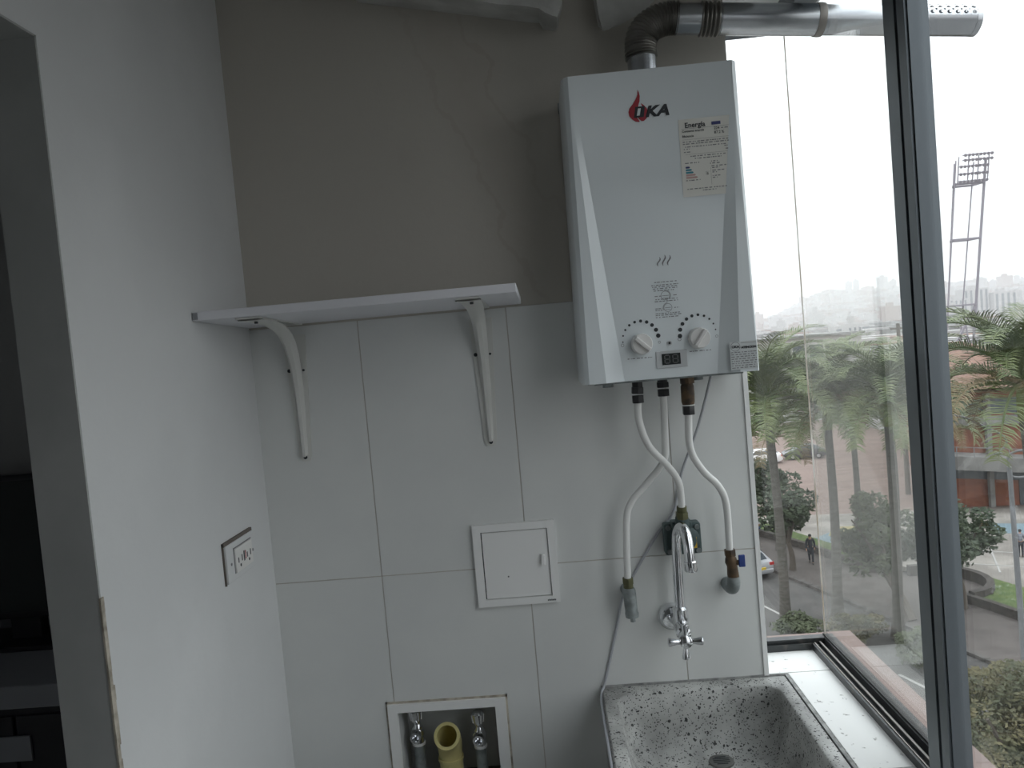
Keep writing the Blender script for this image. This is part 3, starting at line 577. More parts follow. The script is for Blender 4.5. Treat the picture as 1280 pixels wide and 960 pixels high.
# knobs, dotted scales, captions
for (xk, zk, ang, rev) in ((0.1705, 1.5245, -0.75, False), (0.2695, 1.5265, 0.95, True)):
    yk = yc(zk); q = MB(); n = 28
    q.tube([(xk, yk, zk), (xk, yk-0.012, zk), (xk, yk-0.016, zk)], [0.0186, 0.0178, 0.0165], n)
    kn = q.build('knob', M['knob'], ht)
    dx, dz = math.cos(ang), math.sin(ang)
    MB().bar((xk-dx*0.0165, yk-0.019, zk-dz*0.0165), (xk+dx*0.0165, yk-0.019, zk+dz*0.0165), 0.0075, 0.009, ref=(0, 1, 0)).build('grip', M['knob'], kn, smooth=0, bevel=0.0018)
    for i in range(10):
        f = i/9; an = PI*1.02-f*PI*0.98; rr = 0.0013+0.0026*(f if not rev else 1-f)
        cx, cz = xk+0.031*math.cos(an)+(-0.001), zk+0.032*math.sin(an)+0.008
        MB().add([(cx+rr*math.cos(2*PI*j/10), yc(cz)-0.0006, cz+rr*math.sin(2*PI*j/10)) for j in range(10)], [tuple(range(10))]).build('scale_dot', M['ink'], ht, smooth=0, recalc=False)
    flat('scale_symbol', circ(xk-0.033, zk+0.0005, 0.0022, 0.0029, 12), M['greyink'], ht)
    flat('scale_symbol', circ(xk+0.031, zk+0.0005, 0.0018, 0.0024, 10), M['greyink'], ht)
for aa in ((0.1445, 0.187, 1.4995), (0.252, 0.289, 1.5035)): stuff(flat('caption_print', dashes(*aa, 0.0014, r_), M['greyink'], ht))
zb = 1.522; MB().cyl((0.2185, yc(zb)+0.001, zb), (0.2185, yc(zb)-0.002, zb), 0.0042, n=16).build('indicator_lamp', M['bezel'], ht)
MB().cyl((0.2185, yc(zb)-0.001, zb), (0.2185, yc(zb)-0.0025, zb), 0.0022, n=12).build('indicator_eye', M['ink'], ht)
yd = yc(1.494)
bz = MB().box((0.1935, yd-0.0022, 1.479), (0.2475, yd+0.002, 1.509)).build('display_bezel', M['bezel'], ht, smooth=0, bevel=0.0008)
MB().box((0.2035, yd-0.0030, 1.4845), (0.2355, yd-0.001, 1.504)).build('screen', M['screen'], bz, smooth=0)
sg = MB()
def seg7(xc, zc, on):
    w_, h_ = 0.0085, 0.0068; t = 0.0015
    S = {'a': (xc, zc+h_, 1), 'g': (xc, zc, 1), 'd': (xc, zc-h_, 1), 'f': (xc-w_/2, zc+h_/2, 0), 'b': (xc+w_/2, zc+h_/2, 0), 'e': (xc-w_/2, zc-h_/2, 0), 'c': (xc+w_/2, zc-h_/2, 0)}
    for ch in on:
        x_, z_, hor = S[ch]
        if hor: sg.box((x_-w_/2+0.001, yd-0.0034, z_-t/2), (x_+w_/2-0.001, yd-0.003, z_+t/2))
        else: sg.box((x_-t/2, yd-0.0034, z_-h_/2+0.0006), (x_+t/2, yd-0.003, z_+h_/2-0.0006))
seg7(0.2125, 1.4943, 'abcdefg'); seg7(0.2265, 1.4943, 'abcdefg')
sg.build('digits', M['seg'], bz, smooth=0)
# warning sticker on the right flange
YF = -0.1672
sk = MB().add([(0.318, YF-0.0006, 1.4665), (0.3635, YF-0.0006, 1.4665), (0.364, YF-0.0006, 1.5145), (0.318, YF-0.0006, 1.5145)], [(0, 1, 2, 3)]).build('warning_sticker', M['sticker'], ht, smooth=0, recalc=False)
def fl(name, polys, m): 
    q = MB()
    for p in polys: q.add([(x, YF-0.0011, z) for x, z in p], [tuple(range(len(p)))])
    return q.build(name, m, sk, smooth=0, recalc=False)
fl('emblem_ring', circ(0.3275, 1.506, 0.0074, 0.0081, 22), M['greyink'])
text('emblem_word', 'OKA', 0.3275, 1.5038, 0.006, M['ink'], sk, bold=0.0003, yv=YF, align='CENTER')
text('warning_word', 'ATENCION', 0.3375, 1.5022, 0.0052, M['ink'], sk, bold=0.0003, yv=YF, sx_=0.95)
sp_ = []
for i in range(8): sp_ += dashes(0.3195, 0.3625, 1.4955-i*0.0038, 0.0014, r_)
sp_ += [rect(0.337, 1.5115, 0.363, 1.5121)]
stuff(fl('small_print', sp_, M['greyink']))

# ================================================================ FLUE
fp = thing('flue_pipe', 'metal exhaust flue rising from the heater, bending and leaving through the glass', 'flue', (0.219, -0.09, 1.99))
MB().tube([(0.2185, -0.09, 1.988), (0.2185, -0.09, 2.045)], 0.0255, 28).build('collar', M['steel'], fp)
el = MB(); pts = []; rad = []
n = 60
A = [(0.2185, -0.09, 2.032), (0.2185, -0.09, 2.05), (0.2225, -0.09, 2.070), (0.236, -0.09, 2.086), (0.255, -0.09, 2.0945), (0.275, -0.09, 2.0965), (0.288, -0.09, 2.0955)]
sp = smoothpath(A, 30)
rad = [0.0273+0.0016*math.sin(i/len(sp)*2*PI*23) for i in range(len(sp))]
el.tube(sp, rad, 28); el.build('corrugated_elbow', M['darksteel'], fp, smooth=60)
ax0 = Vector((0.285, -0.09, 2.0945)); ax1 = Vector((0.803, -0.09, 2.037)); dv = (ax1-ax0).normalized()
def along(x): return ax0+dv*((x-ax0.x)/dv.x)
MB().tube([along(0.284), along(0.327)], 0.0265, 28).build('sleeve', M['steel'], fp)
cp_ = [along(0.326+0.036*i/40) for i in range(41)]
MB().tube(cp_, [0.0278+0.0018*math.sin(i/40*2*PI*5) for i in range(41)], 28).build('corrugated_coupling', M['darksteel'], fp, smooth=60)
MB().tube([along(0.360), along(0.532)], 0.0268, 32).build('straight_pipe', M['steel'], fp)
MB().tube([along(0.527), along(0.5345), along(0.540)], [0.0278, 0.0284, 0.0278], 32).build('glass_sealing_ring', M['alulite'], fp)
# perforated end: a tube with real round holes round its tip
pe = MB(); N = 36; xs = [0.536, 0.70, 0.715]
MB().tube([along(0.536), along(0.712)], 0.0255, 36).build('outer_pipe', M['steel'], fp)
u1 = dv.cross(Vector((0, 0, 1))).normalized(); v1 = dv.cross(u1)
bmh = MB(); RAD = 0.0258; cells_n = 15; st_ = 6; L0, L1 = 0.710, 0.795
def cylp(s_, an, r_=RAD): return along(s_)+(u1*math.cos(an)+v1*math.sin(an))*r_
for j in range(cells_n):
    an0 = 2*PI*j/cells_n; da = 2*PI/cells_n
    for i in range(st_):
        s0 = L0+(L1-L0)*i/st_; ds = (L1-L0)/st_
        out = []; inn = []
        if (u1*math.cos(an0+da/2)+v1*math.sin(an0+da/2)).z < -0.15:
            bmh.add([cylp(s0, an0), cylp(s0+ds, an0), cylp(s0+ds, an0+da), cylp(s0, an0+da)], [(0, 1, 2, 3)]); continue
        for q in range(12):
            t = 2*PI*q/12; cx_, cy_ = math.cos(t), math.sin(t); mxx = max(abs(cx_), abs(cy_))
            out.append(cylp(s0+ds*(0.5+0.5*cx_/mxx), an0+da*(0.5+0.5*cy_/mxx)))
            inn.append(cylp(s0+ds*(0.5+0.27*cx_), an0+da*(0.5+0.32*cy_)))
        bmh.add(out+inn, [(q, (q+1) % 12, 12+(q+1) % 12, 12+q) for q in range(12)])
bmh.build('perforated_tip', M['steel'], fp, smooth=50)
MB().tube([along(0.794), along(0.803)], 0.0260, 36).build('end_cap', M['steel'], fp)

# ================================================================ PIPES UNDER THE HEATER
HZ = 1.4585
def nut(m, p0, p1, r, n=6): m.tube([p0, p1], r, n)
pa = thing('hot_water_pipe', 'white bent pipe from the left black coupling to the valve above the tap', 'pipe', (0.166, -0.09, HZ))
MB().tube(smoothpath([(0.165,-0.09,1.425),(0.163,-0.09,1.386),(0.177,-0.09,1.337),(0.21,-0.085,1.295),(0.229,-0.075,1.259),(0.2325,-0.062,1.203)], 8), 0.0066, 14).build('hose', M['pex'], pa)
q = MB(); q.tube([(0.165,-0.09,HZ),(0.165,-0.09,1.444)], 0.0095, 12); nut(q,(0.165,-0.09,1.446),(0.164,-0.09,1.434),0.0118); nut(q,(0.164,-0.09,1.431),(0.164,-0.09,1.417),0.0115); q.build('black_coupling', M['black'], pa, smooth=30, bevel=0.0008)
q = MB(); q.tube([(0.2325,-0.062,1.214),(0.2325,-0.061,1.203)], 0.0095, 12); nut(q,(0.2325,-0.061,1.203),(0.2325,-0.060,1.190),0.0118); q.build('olive_nut', M['olive'], pa, smooth=30, bevel=0.0006)
pb = thing('gas_pipe', 'white bent pipe passing behind to the grey drip fitting on the left', 'pipe', (0.214, -0.07, HZ))
MB().tube(smoothpath([(0.214,-0.07,1.432),(0.211,-0.065,1.342),(0.206,-0.055,1.300),(0.172,-0.05,1.259),(0.142,-0.05,1.228),(0.129,-0.05,1.19),(0.1225,-0.05,1.080)], 8), 0.0066, 14).build('hose', M['pex'], pb)
q = MB(); q.tube([(0.214,-0.07,HZ),(0.214,-0.07,1.446)], 0.0095, 12); nut(q,(0.214,-0.07,1.450),(0.214,-0.07,1.440),0.0118); nut(q,(0.214,-0.07,1.437),(0.214,-0.07,1.424),0.0115); q.build('black_coupling', M['black'], pb, smooth=30, bevel=0.0008)
q = MB(); nut(q,(0.1225,-0.05,1.082),(0.1225,-0.05,1.071),0.0112); q.tube([(0.1225,-0.05,1.072),(0.1225,-0.05,1.062)], 0.0095, 12); q.build('olive_nut', M['olive'], pb, smooth=30, bevel=0.0006)
q = MB(); q.tube([(0.1225,-0.05,1.063),(0.1225,-0.05,1.058),(0.1235,-0.05,1.05),(0.1245,-0.05,1.018),(0.125,-0.05,1.013),(0.125,-0.05,1.006)], [0.0105,0.0128,0.0125,0.012,0.0132,0.0125], 18)
q.tube([(0.1235,-0.05,1.045),(0.1225,-0.02,1.045),(0.1225,-0.001,1.045)], [0.011,0.011,0.0125], 16); q.build('grey_tee', M['galv'], pb)
MB().tube([(0.126,-0.05,1.007),(0.126,-0.05,0.997)], 0.0055, 6).build('plug', M['galv'], pb)
pc = thing('cold_water_pipe', 'white bent pipe from the brass coupling to the valve with blue handle', 'pipe', (0.257, -0.09, HZ))
MB().tube(smoothpath([(0.2535,-0.09,1.392),(0.252,-0.09,1.326),(0.272,-0.085,1.283),(0.301,-0.075,1.249),(0.316,-0.06,1.208),(0.318,-0.05,1.118)], 8), 0.0066, 14).build('hose', M['pex'], pc)
q = MB(); nut(q,(0.2555,-0.09,HZ),(0.2555,-0.09,1.445),0.0135); q.tube([(0.2555,-0.09,1.446),(0.255,-0.09,1.44),(0.255,-0.09,1.425),(0.2545,-0.09,1.412),(0.2545,-0.09,1.406)], [0.010,0.0122,0.0125,0.0122,0.0105], 16); q.build('brass_coupling', M['brass'], pc, smooth=30)
MB().tube([(0.2545,-0.09,1.4065),(0.2545,-0.09,1.4045)], 0.0118, 14).build('white_ring', M['pex'], pc)
q = MB(); nut(q,(0.2543,-0.09,1.4045),(0.254,-0.09,1.388),0.0115); q.build('dark_nut', M['black'], pc, smooth=30, bevel=0.0008)
q = MB(); nut(q,(0.318,-0.05,1.122),(0.3185,-0.05,1.110),0.0108); q.tube([(0.3185,-0.05,1.111),(0.319,-0.05,1.105),(0.3195,-0.05,1.098),(0.3205,-0.05,1.090),(0.321,-0.05,1.075),(0.3215,-0.05,1.068)], [0.008,0.0105,0.0118,0.0098,0.0108,0.0108], 14)
q.tube([(0.3195,-0.052,1.098),(0.332,-0.056,1.0975)], 0.005, 10); vo = q.build('brass_valve', M['brass'], pc, smooth=30)
MB().box((0.331,-0.0625,1.090),(0.343,-0.0575,1.113)).build('blue_lever', M['blue'], vo, smooth=0, bevel=0.0015)
q = MB(); q.tube(smoothpath([(0.3215,-0.05,1.070),(0.3215,-0.049,1.060),(0.321,-0.042,1.047),(0.3195,-0.028,1.042),(0.319,-0.0008,1.042)], 5), [0.0112,0.0112,0.0118,0.0122,0.0125,0.0125]+[0.0125]*12+[0.0128]*3, 16); q.build('grey_elbow', M['galv'], pc)
# cable
cbp = smoothpath([(0.300,-0.09,1.458),(0.289,-0.06,1.402),(0.276,-0.030,1.347),(0.2475,-0.006,1.269),(0.227,-0.0045,1.195),(0.191,-0.0045,1.150),(0.134,-0.0045,1.066),(0.112,-0.0045,1.024),(0.0905,-0.0045,0.948),(0.066,-0.0048,0.865),(0.0545,-0.03,0.846),(0.0525,-0.12,0.842),(0.0525,-0.30,0.842),(0.052,-0.52,0.80)], 8)
cbo = MB().tube(cbp, 0.0026, 8).build('cable', M['cable']); tag(cbo, 'thin grey cable hanging from the heater down the tiles to the sink edge', 'cable')

# valve with cast square flange behind the tap
rg = thing('meter_valve', 'dark green square cast valve with a yellow sticker on the wall behind the tap', 'valve', (0.235, -0.0, 1.143))
q = MB(); q.box((0.201,-0.030,1.1125),(0.271,-0.0008,1.173)); q.build('flange', M['green'], rg, smooth=0, bevel=0.004)
q = MB(); q.tube([(0.240,-0.028,1.143),(0.240,-0.040,1.143),(0.240,-0.045,1.143)], [0.027,0.026,0.018], 24); q.build('dome', M['green'], rg)
q = MB(); q.tube([(0.2325,-0.056,1.193),(0.2325,-0.054,1.178),(0.2325,-0.040,1.168)], [0.0125,0.013,0.012], 14); q.box((0.214,-0.048,1.168),(0.252,-0.020,1.181)); q.build('inlet_neck', M['green'], rg, smooth=30, bevel=0.002)
for (dx, dz) in ((0.2085,1.120),(0.2635,1.1195),(0.2085,1.1665),(0.2635,1.1655)): MB().tube([(dx,-0.029,dz),(dx,-0.034,dz)], 0.0048, 10).build('bolt', M['galv'], rg)
MB().box((0.2475,-0.0445,1.128),(0.259,-0.041,1.149)).build('yellow_sticker', M['yellow'], rg, smooth=0)

# ================================================================ TAP
fa = thing('wall_tap', 'chrome wall tap with a swan neck spout and a cross handle over the sink', 'tap', (0.207, 0, 0.986))
q = MB(); q.tube([(0.207,-0.0005,0.984),(0.207,-0.004,0.984),(0.2072,-0.013,0.984),(0.2072,-0.016,0.984)], [0.027,0.0268,0.0205,0.011], 28); q.build('wall_flange', M['chrome'], fa)
q = MB(); q.tube([(0.2075,-0.012,0.984),(0.2125,-0.038,0.986),(0.2165,-0.052,0.986)], 0.0105, 18)
q.tube([(0.2165,-0.050,1.020),(0.2165,-0.050,1.016),(0.2165,-0.050,1.000),(0.2165,-0.050,0.976),(0.2165,-0.050,0.968)], [0.0102, 0.0145, 0.0145, 0.0145, 0.0095], 20)
q.tube([(0.2165,-0.050,0.986),(0.2155,-0.074,0.982),(0.2145,-0.086,0.980),(0.2140,-0.090,0.9795),(0.2128,-0.108,0.978)], [0.0128, 0.0125, 0.0138, 0.0095, 0.008], 18); q.build('tap_body', M['chrome'], fa)
q = MB(); sp = smoothpath([(0.2165,-0.050,1.012),(0.2175,-0.050,1.078),(0.219,-0.050,1.128),(0.221,-0.058,1.163),(0.2265,-0.080,1.179),(0.2305,-0.100,1.170),(0.2315,-0.111,1.145),(0.232,-0.113,1.122)], 8)
q.tube(sp, 0.0096, 18); q.build('spout', M['chrome'], fa)
q = MB(); q.tube([(0.2318,-0.113,1.125),(0.232,-0.113,1.123),(0.232,-0.1135,1.108),(0.232,-0.1135,1.1055)], [0.0098, 0.0118, 0.0118, 0.0105], 16); q.build('aerator', M['chrome'], fa)
hc = Vector((0.2122,-0.116,0.9775)); hx = Vector((1,0,-0.02)).normalized(); hz2 = Vector((0.05,0.12,1)).normalized()
hn = hx.cross(hz2).normalized()
q = MB(); q.tube([hc-hn*0.010, hc-hn*0.004, hc+hn*0.005, hc+hn*0.0075], [0.0095, 0.0118, 0.0118, 0.008], 16)
for v_ in (hx, -hx, hz2, -hz2): q.tube([hc+v_*0.007, hc+v_*0.014, hc+v_*0.028, hc+v_*0.031, hc+v_*0.032], [0.0045, 0.0048, 0.0076, 0.0072, 0.005], 12)
q.build('cross_handle', M['chrome'], fa)

# ================================================================ TERRAZZO SINK
sk_ = thing('laundry_sink', 'speckled grey terrazzo laundry sink with a rounded basin against the wall', 'sink', (0.24, -0.31, 0.70))
SX0, SX1, SY0, SY1, SZ = 0.0565, 0.4185, -0.62, -0.0025, 0.850
def rr_loop(x0, x1, y0, y1, r, z, n=7):
    out = []
    for (cx, cy, a) in ((x1-r, y1-r, 0), (x0+r, y1-r, PI/2), (x0+r, y0+r, PI), (x1-r, y0+r, 1.5*PI)):
        for i in range(n): t = a+PI/2*i/(n-1); out.append((cx+r*math.cos(t), cy+r*math.sin(t), z))
    return out
loops = [rr_loop(SX0+0.012, SX1-0.012, SY0+0.012, SY1-0.002, 0.01, 0.69), rr_loop(SX0, SX1, SY0, SY1, 0.006, 0.705), rr_loop(SX0, SX1, SY0, SY1, 0.006, SZ-0.004), rr_loop(SX0+0.003, SX1-0.003, SY0+0.003, SY1-0.001, 0.006, SZ),
         rr_loop(0.0805, 0.3935, -0.585, -0.0345, 0.034, SZ), rr_loop(0.0835, 0.3905, -0.582, -0.0375, 0.034, SZ-0.003), rr_loop(0.092, 0.382, -0.57, -0.045, 0.036, 0.80), rr_loop(0.108, 0.366, -0.545, -0.058, 0.04, 0.755), rr_loop(0.135, 0.34, -0.51, -0.078, 0.04, 0.742), rr_loop(0.16, 0.32, -0.3, -0.09, 0.04, 0.7385)]
k = len(loops[0]); q = MB(); vs = [p for l_ in loops for p in l_]; fs = []
for i in range(len(loops)-1):
    for j in range(k): fs.append((i*k+j, i*k+(j+1) % k, (i+1)*k+(j+1) % k, (i+1)*k+j))
fs.append(tuple((len(loops)-1)*k+j for j in range(k))); fs.append(tuple(range(k-1, -1, -1)))
q.add(vs, fs); q.build('basin', M['terr'], sk_, smooth=50)
q = MB(); N = 24; dc = (0.2635, -0.099, 0.7405)
q.tube([(dc[0], dc[1], 0.738), (dc[0], dc[1], 0.7415), (dc[0], dc[1], 0.742)], [0.0235, 0.0225, 0.02], N); dro = q.build('drain', M['drain'], sk_)
for i in range(5):
    hw = 0.015 if i in (1, 2, 3) else 0.010
    MB().box((dc[0]-hw, dc[1]-0.0125+i*0.0057, 0.7416), (dc[0]+hw, dc[1]-0.0100+i*0.0057, 0.7424)).build('drain_slot', M['ink'], dro, smooth=0)
MB().box((0.0565, -0.0022, 0.846), (0.4185, -0.0004, 0.8535)).build('back_joint', M['mortar'], sk_, smooth=0)
MB().box((0.4187, -0.62, 0.835), (0.4252, -0.0004, 0.8512)).build('side_joint', M['mortar'], sk_, smooth=0)
for xx in (0.09, 0.39): MB().box((xx-0.03, -0.55, 0.0), (xx+0.03, -0.02, 0.70)).build('support', M['conc'], sk_, smooth=0)

# ================================================================ STREET, FOUR FLOORS BELOW
G = -12.86
def kline(y, off=0.0):                                  # the kerb runs obliquely; off = metres towards the square
    return 12.7+(42.3-y)*0.3357+off*1.055
def strip(name, off0, off1, z, m, ya=-30, yb=130, h=0.3):
    q = MB(); q.prism([(kline(ya, off0), ya), (kline(ya, off1), ya), (kline(yb, off1), yb), (kline(yb, off0), yb)], 2, z-h, z)
    return struct(q.build(name, m, smooth=0))
struct(B((-400, -60, G-0.8), (400, 420, G-0.35)).build('ground', M['asphalt'], smooth=0))
strip('road', -9.0, 0.0, G-0.12, M['asphalt'])
strip('road_edge_pavement', -30.0, -9.0, G, M['conc'])
strip('sidewalk', 0.25, 4.6, G, M['walk'])
kb = struct(bpy.data.objects.new('kerb', None)); C.objects.link(kb)
yy = 24.0
while yy < 60:
    q = MB(); q.prism([(kline(yy), yy), (kline(yy, 0.26), yy), (kline(yy+1.46, 0.26), yy+1.46), (kline(yy+1.46), yy+1.46)], 2, G-0.3, G+0.03)
    q.build('kerb_stone', M['kerb'], kb, smooth=0); yy += 1.5
rl = struct(bpy.data.objects.new('road_marking', None)); C.objects.link(rl)
for yy in (22, 27, 32, 36.2, 41, 46, 51):
    q = MB(); q.prism([(kline(yy, -3.75), yy), (kline(yy, -3.60), yy), (kline(yy+2.4, -3.60), yy+2.4), (kline(yy+2.4, -3.75), yy+2.4)], 2, G-0.13, G-0.112)
    q.build('painted_dash', M['paintw'], rl, smooth=0)
# low wall between the sidewalk and the lawn, with a round bay
P0 = [(kline(y), y) for y in ()]
lw_l = [(9.0, 64.5), (13.7, 51.3), (15.6, 46.9), (17.25, 41.9), (18.3, 41.5)]
bay = [(18.3+0.0, 41.5)]+[(19.3+2.35*math.cos(a), 38.55+2.35*math.sin(a)) for a in [1.75-i*0.26 for i in range(13)]]
lw_r = [(18.9, 36.4), (19.5, 36.55), (20.1, 35.1), (20.6, 33.6), (22.7, 27.5), (26, 18)]
def lowwall(name, pts, h, wd, m, parent=None):
    q = MB(); L_ = []; R2 = []
    for i, p in enumerate(pts):
        a = Vector(pts[max(i-1, 0)]); b = Vector(pts[min(i+1, len(pts)-1)]); t = (b-a).normalized(); nn = Vector((-t.y, t.x))*wd/2
        L_.append(Vector(p)+nn); R2.append(Vector(p)-nn)
    poly = [tuple(v) for v in L_]+[tuple(v) for v in R2[::-1]]
    n = len(pts); vs = [(v.x, v.y, z) for z in (G-0.1, G+h) for v in L_+R2]; fs = []
    for i in range(n-1):
        a, b, c, d = i, i+1, n+i+1, n+i; o = 2*n
        fs += [(a, b, c, d), (a+o, d+o, c+o, b+o), (a, a+o, b+o, b), (d, c, c+o, d+o)]
    fs += [(0, n, 3*n, 2*n), (n-1, 3*n-1, 4*n-1, 2*n-1)]
    q.add(vs, fs); return struct(q.build(name, m, parent, smooth=0))
lowwall('low_wall', lw_l, 0.42, 0.32, M['wallstone'])
lowwall('low_wall', bay[1:], 0.55, 0.35, M['wallstone'])
lowwall('low_wall', lw_r, 0.42, 0.32, M['wallstone'])
q = MB(); q.prism([(16.8, 41.0), (18.3, 41.4)]+[p for p in bay[1:]]+[(19.0, 36.5), (18.4, 36.0)], 2, G-0.2, G+0.005); struct(q.build('bay_paving', M['walk'], smooth=0))
# lawn strip, court, mural, brick square
q = MB(); q.prism([(9.1, 64.6), (13.8, 51.4), (15.7, 47.0), (17.4, 42.0), (18.3, 41.6), (18.6, 43.2), (16.4, 49.2), (14.8, 53.5), (10.5, 66)], 2, G-0.2, G+0.24); struct(q.build('lawn', M['grass'], smooth=0))
q = MB(); q.prism([(21.0, 40.2), (21.7, 39.4), (21.75, 38.0), (21.0, 36.6), (19.7, 36.2), (20.8, 33.0), (22.9, 27.2), (26.5, 27.5), (24.2, 33.5), (22.9, 37.0), (22.1, 39.4)], 2, G-0.2, G+0.22); struct(q.build('lawn', M['grass'], smooth=0))
q = MB(); q.prism([(14.0, 56.5), (16.5, 49.0), (18.6, 43.2), (22.2, 39.0), (24.0, 34), (27, 24), (50, 24), (50, 52), (30, 54)], 2, G-0.25, G+0.02); struct(q.build('court', M['court'], smooth=0))
q = MB(); q.prism([(0, 130), (8, 72), (14.0, 56.5), (30, 54), (50, 52), (80, 130)], 2, G-0.25, G+0.015); struct(q.build('brick_square', M['plaza'], smooth=0))
mu = struct(bpy.data.objects.new('painted_court', None)); C.objects.link(mu)
def patch(name, pts, m, z=0.03): q = MB(); q.prism(pts, 2, G, G+z); return q.build(name, M[m], mu, smooth=0)
patch('blue_field', [(16.6, 49.3), (18.4, 43.9), (20.5, 44.6), (21.6, 48.8), (19.6, 51.8)], 'murb')
patch('yellow_patch', [(17.8, 49.8), (19.4, 48.2), (21.0, 49.4), (20.9, 51.6), (18.9, 52.0)], 'mury', 0.035)
patch('blue_field', [(27.5, 47.5), (30.5, 46.5), (31.5, 48.8), (28.5, 49.8)], 'murb')
for a, b in (((22.8, 42.0), (28.5, 39.0)), ((24.0, 44.5), (30.0, 41.2)), ((23.4, 40.2), (26.0, 46.0))):
    q = MB(); q.bar((*a, G+0.025), (*b, G+0.025), 0.10, 0.02); q.build('white_line', M['paintw'], mu, smooth=0)

# ---------------------------------------------------------------- palms
def frond_mesh(seed, L_, droop, rise):
    r = random.Random(seed); m = MB(); n = 16; pts = []
    for i in range(n+1):
        t = i/n; ang = rise-(rise+droop)*t**1.5
        pts.append(Vector((0, 0, 0)) if i == 0 else pts[-1]+Vector((math.cos(ang), (r.random()-.5)*0.06, math.sin(ang)))*(L_/n))
    m.tube(pts, [0.055*(1-0.9*i/n) for i in range(n+1)], 4, cap=False)
    for i in range(54):
        t = 0.14+0.86*i/53; f = t*n; a = min(int(f), n-1); p = pts[a].lerp(pts[a+1], f-a); tg = (pts[a+1]-pts[a]).normalized()
        ln = (0.50+0.40*math.sin(PI*min(t*1.15, 1)))*L_/3.0*(1-0.35*t)
        for sd in (-1, 1):
            sw = 0.45+0.5*t+(r.random()-.5)*0.25
            d0 = (Vector((0, sd, 0.45+0.40*r.random()-0.15))+tg*sw).normalized(); d1 = (d0+Vector((0, 0, -0.25-0.45*r.random()))).normalized()
            wv = tg*0.017
            q0 = p; q1 = p+d0*ln*0.55; q2 = q1+d1*ln*0.5
            m.add([q0-wv*0.6, q0+wv*0.6, q1+wv, q1-wv, q2], [(0, 1, 2, 3), (3, 2, 4)])
    return m.mesh('frond', M['frond'], smooth=0, recalc=False)
FR = [frond_mesh(20+i, 3.1, dr_, rs) for i, (dr_, rs) in enumerate(((0.2, 1.42), (0.6, 1.2), (0.95, 0.95), (1.25, 0.62), (1.45, 0.25)))]
FD = FR[4].copy(); FD.materials.clear(); FD.materials.append(M['fronddry'])
def palm(lab, base, crown, size, seed, nf=22, fan=False, rtr=0.24):
    r = random.Random(seed); t = thing('palm_tree', lab, 'tree', base, 'tall palms along the street')
    b = Vector(base); c = Vector(crown); d = c-b; hgt = d.length; cs = c-d.normalized()*min(1.5, hgt*0.12)
    n = 14; pts = [b+(cs-b)*i/n+Vector((0.10*math.sin(PI*i/n), 0, 0)) for i in range(n+1)]
    MB().tube(pts, [rtr*(1.35-0.35*min(1, i/2)-0.25*(i/n)) for i in range(n+1)], 14).build('trunk', M['trunk'], t)
    MB().tube([cs, cs+(c-cs)*0.3, cs+(c-cs)*0.75, c], [rtr*0.85, rtr*0.95, rtr*0.7, rtr*0.4], 12).build('crownshaft', M['shaft'], t)
    for i in range(nf):
        tier = i/nf; me = FR[min(int(tier*5), 4)] if r.random() < 0.85 or tier < 0.6 else FD
        o = put('frond', me); s_ = size*(0.88+0.24*r.random())
        o.rotation_euler = ((r.random()-.5)*0.3, (r.random()-.5)*0.25, i*2.39996+r.random()*0.3); o.scale = (s_, s_, s_)
        o.location = c-b+Vector((0, 0, -0.3*tier)); o.parent = t
    return t
palm('tall palm behind the narrow pane at the tiled wall end', (10.32, 34.7, G), (10.15, 34.7, -1.7), 1.38, 1, 34)
palm('tall palm in the middle of the veiled window pane', (13.09, 35.7, G), (13.25, 35.7, -2.5), 1.4, 2, 34)
palm('tall palm half hidden by the dark window frame post', (14.62, 32.7, G), (14.8, 32.7, -2.1), 1.3, 3, 34)
palm('nearest large palm right of the dark window frame post', (15.75, 24.0, G), (15.3, 24.0, -0.85), 1.2, 4, 34,rtr=0.20)
palm('smaller palm beyond the others, low behind the narrow pane', (13.9, 47.5, G), (13.9, 47.5, -5.4), 1.2, 5, 24, rtr=0.2)
palm('smaller palm farther back just left of the frame post', (20.6, 46.0, G), (20.7, 46.0, -4.2), 1.3, 6, 24, rtr=0.2)
palm('palm between the two middle ones, a little farther off', (17.3, 43.5, G), (17.4, 43.5, -4.0), 1.25, 9, 26, rtr=0.2)
palm('palm far back behind the narrow pane, above the parked cars', (17.0, 60.0, G), (17.1, 60.0, -5.0), 1.3, 10, 22, rtr=0.2)
palm('small distant palm against the stadium wall', (25.6, 49.5, G), (25.7, 49.5, -6.0), 1.0, 8, 20, rtr=0.18)

# ---------------------------------------------------------------- leafy trees and shrubs
def foliage(parent, c, rad, n, m, seed, leaf=0.2, lumps=26):
    r = random.Random(seed); q = MB(); c = Vector(c); cs = []
    for i in range(lumps):
        v = Vector((r.gauss(0, 1), r.gauss(0, 1), r.gauss(0, 1))).normalized()*(0.30+0.62*r.random())
        cs.append((Vector((v.x*rad[0], v.y*rad[1], v.z*rad[2])), 0.20+0.20*r.random()))
    for i in range(n):
        cc, rr = cs[i % lumps]; v = Vector((r.gauss(0, 1), r.gauss(0, 1), r.gauss(0, 1))).normalized()*rr*(0.55+0.45*r.random()**0.5)
        p = c+cc+Vector((v.x*rad[0], v.y*rad[1], v.z*rad[2]))
        a = Vector((r.gauss(0, 1), r.gauss(0, 1), r.gauss(0, 0.6))).normalized(); b = a.orthogonal().normalized(); s_ = leaf*(0.6+0.8*r.random())
        q.add([p-a*s_, p+b*s_*0.42, p+a*s_, p-b*s_*0.42], [(0, 1, 2, 3)])
    o = q.build('foliage', m, parent, smooth=0, recalc=False); return stuff(o)
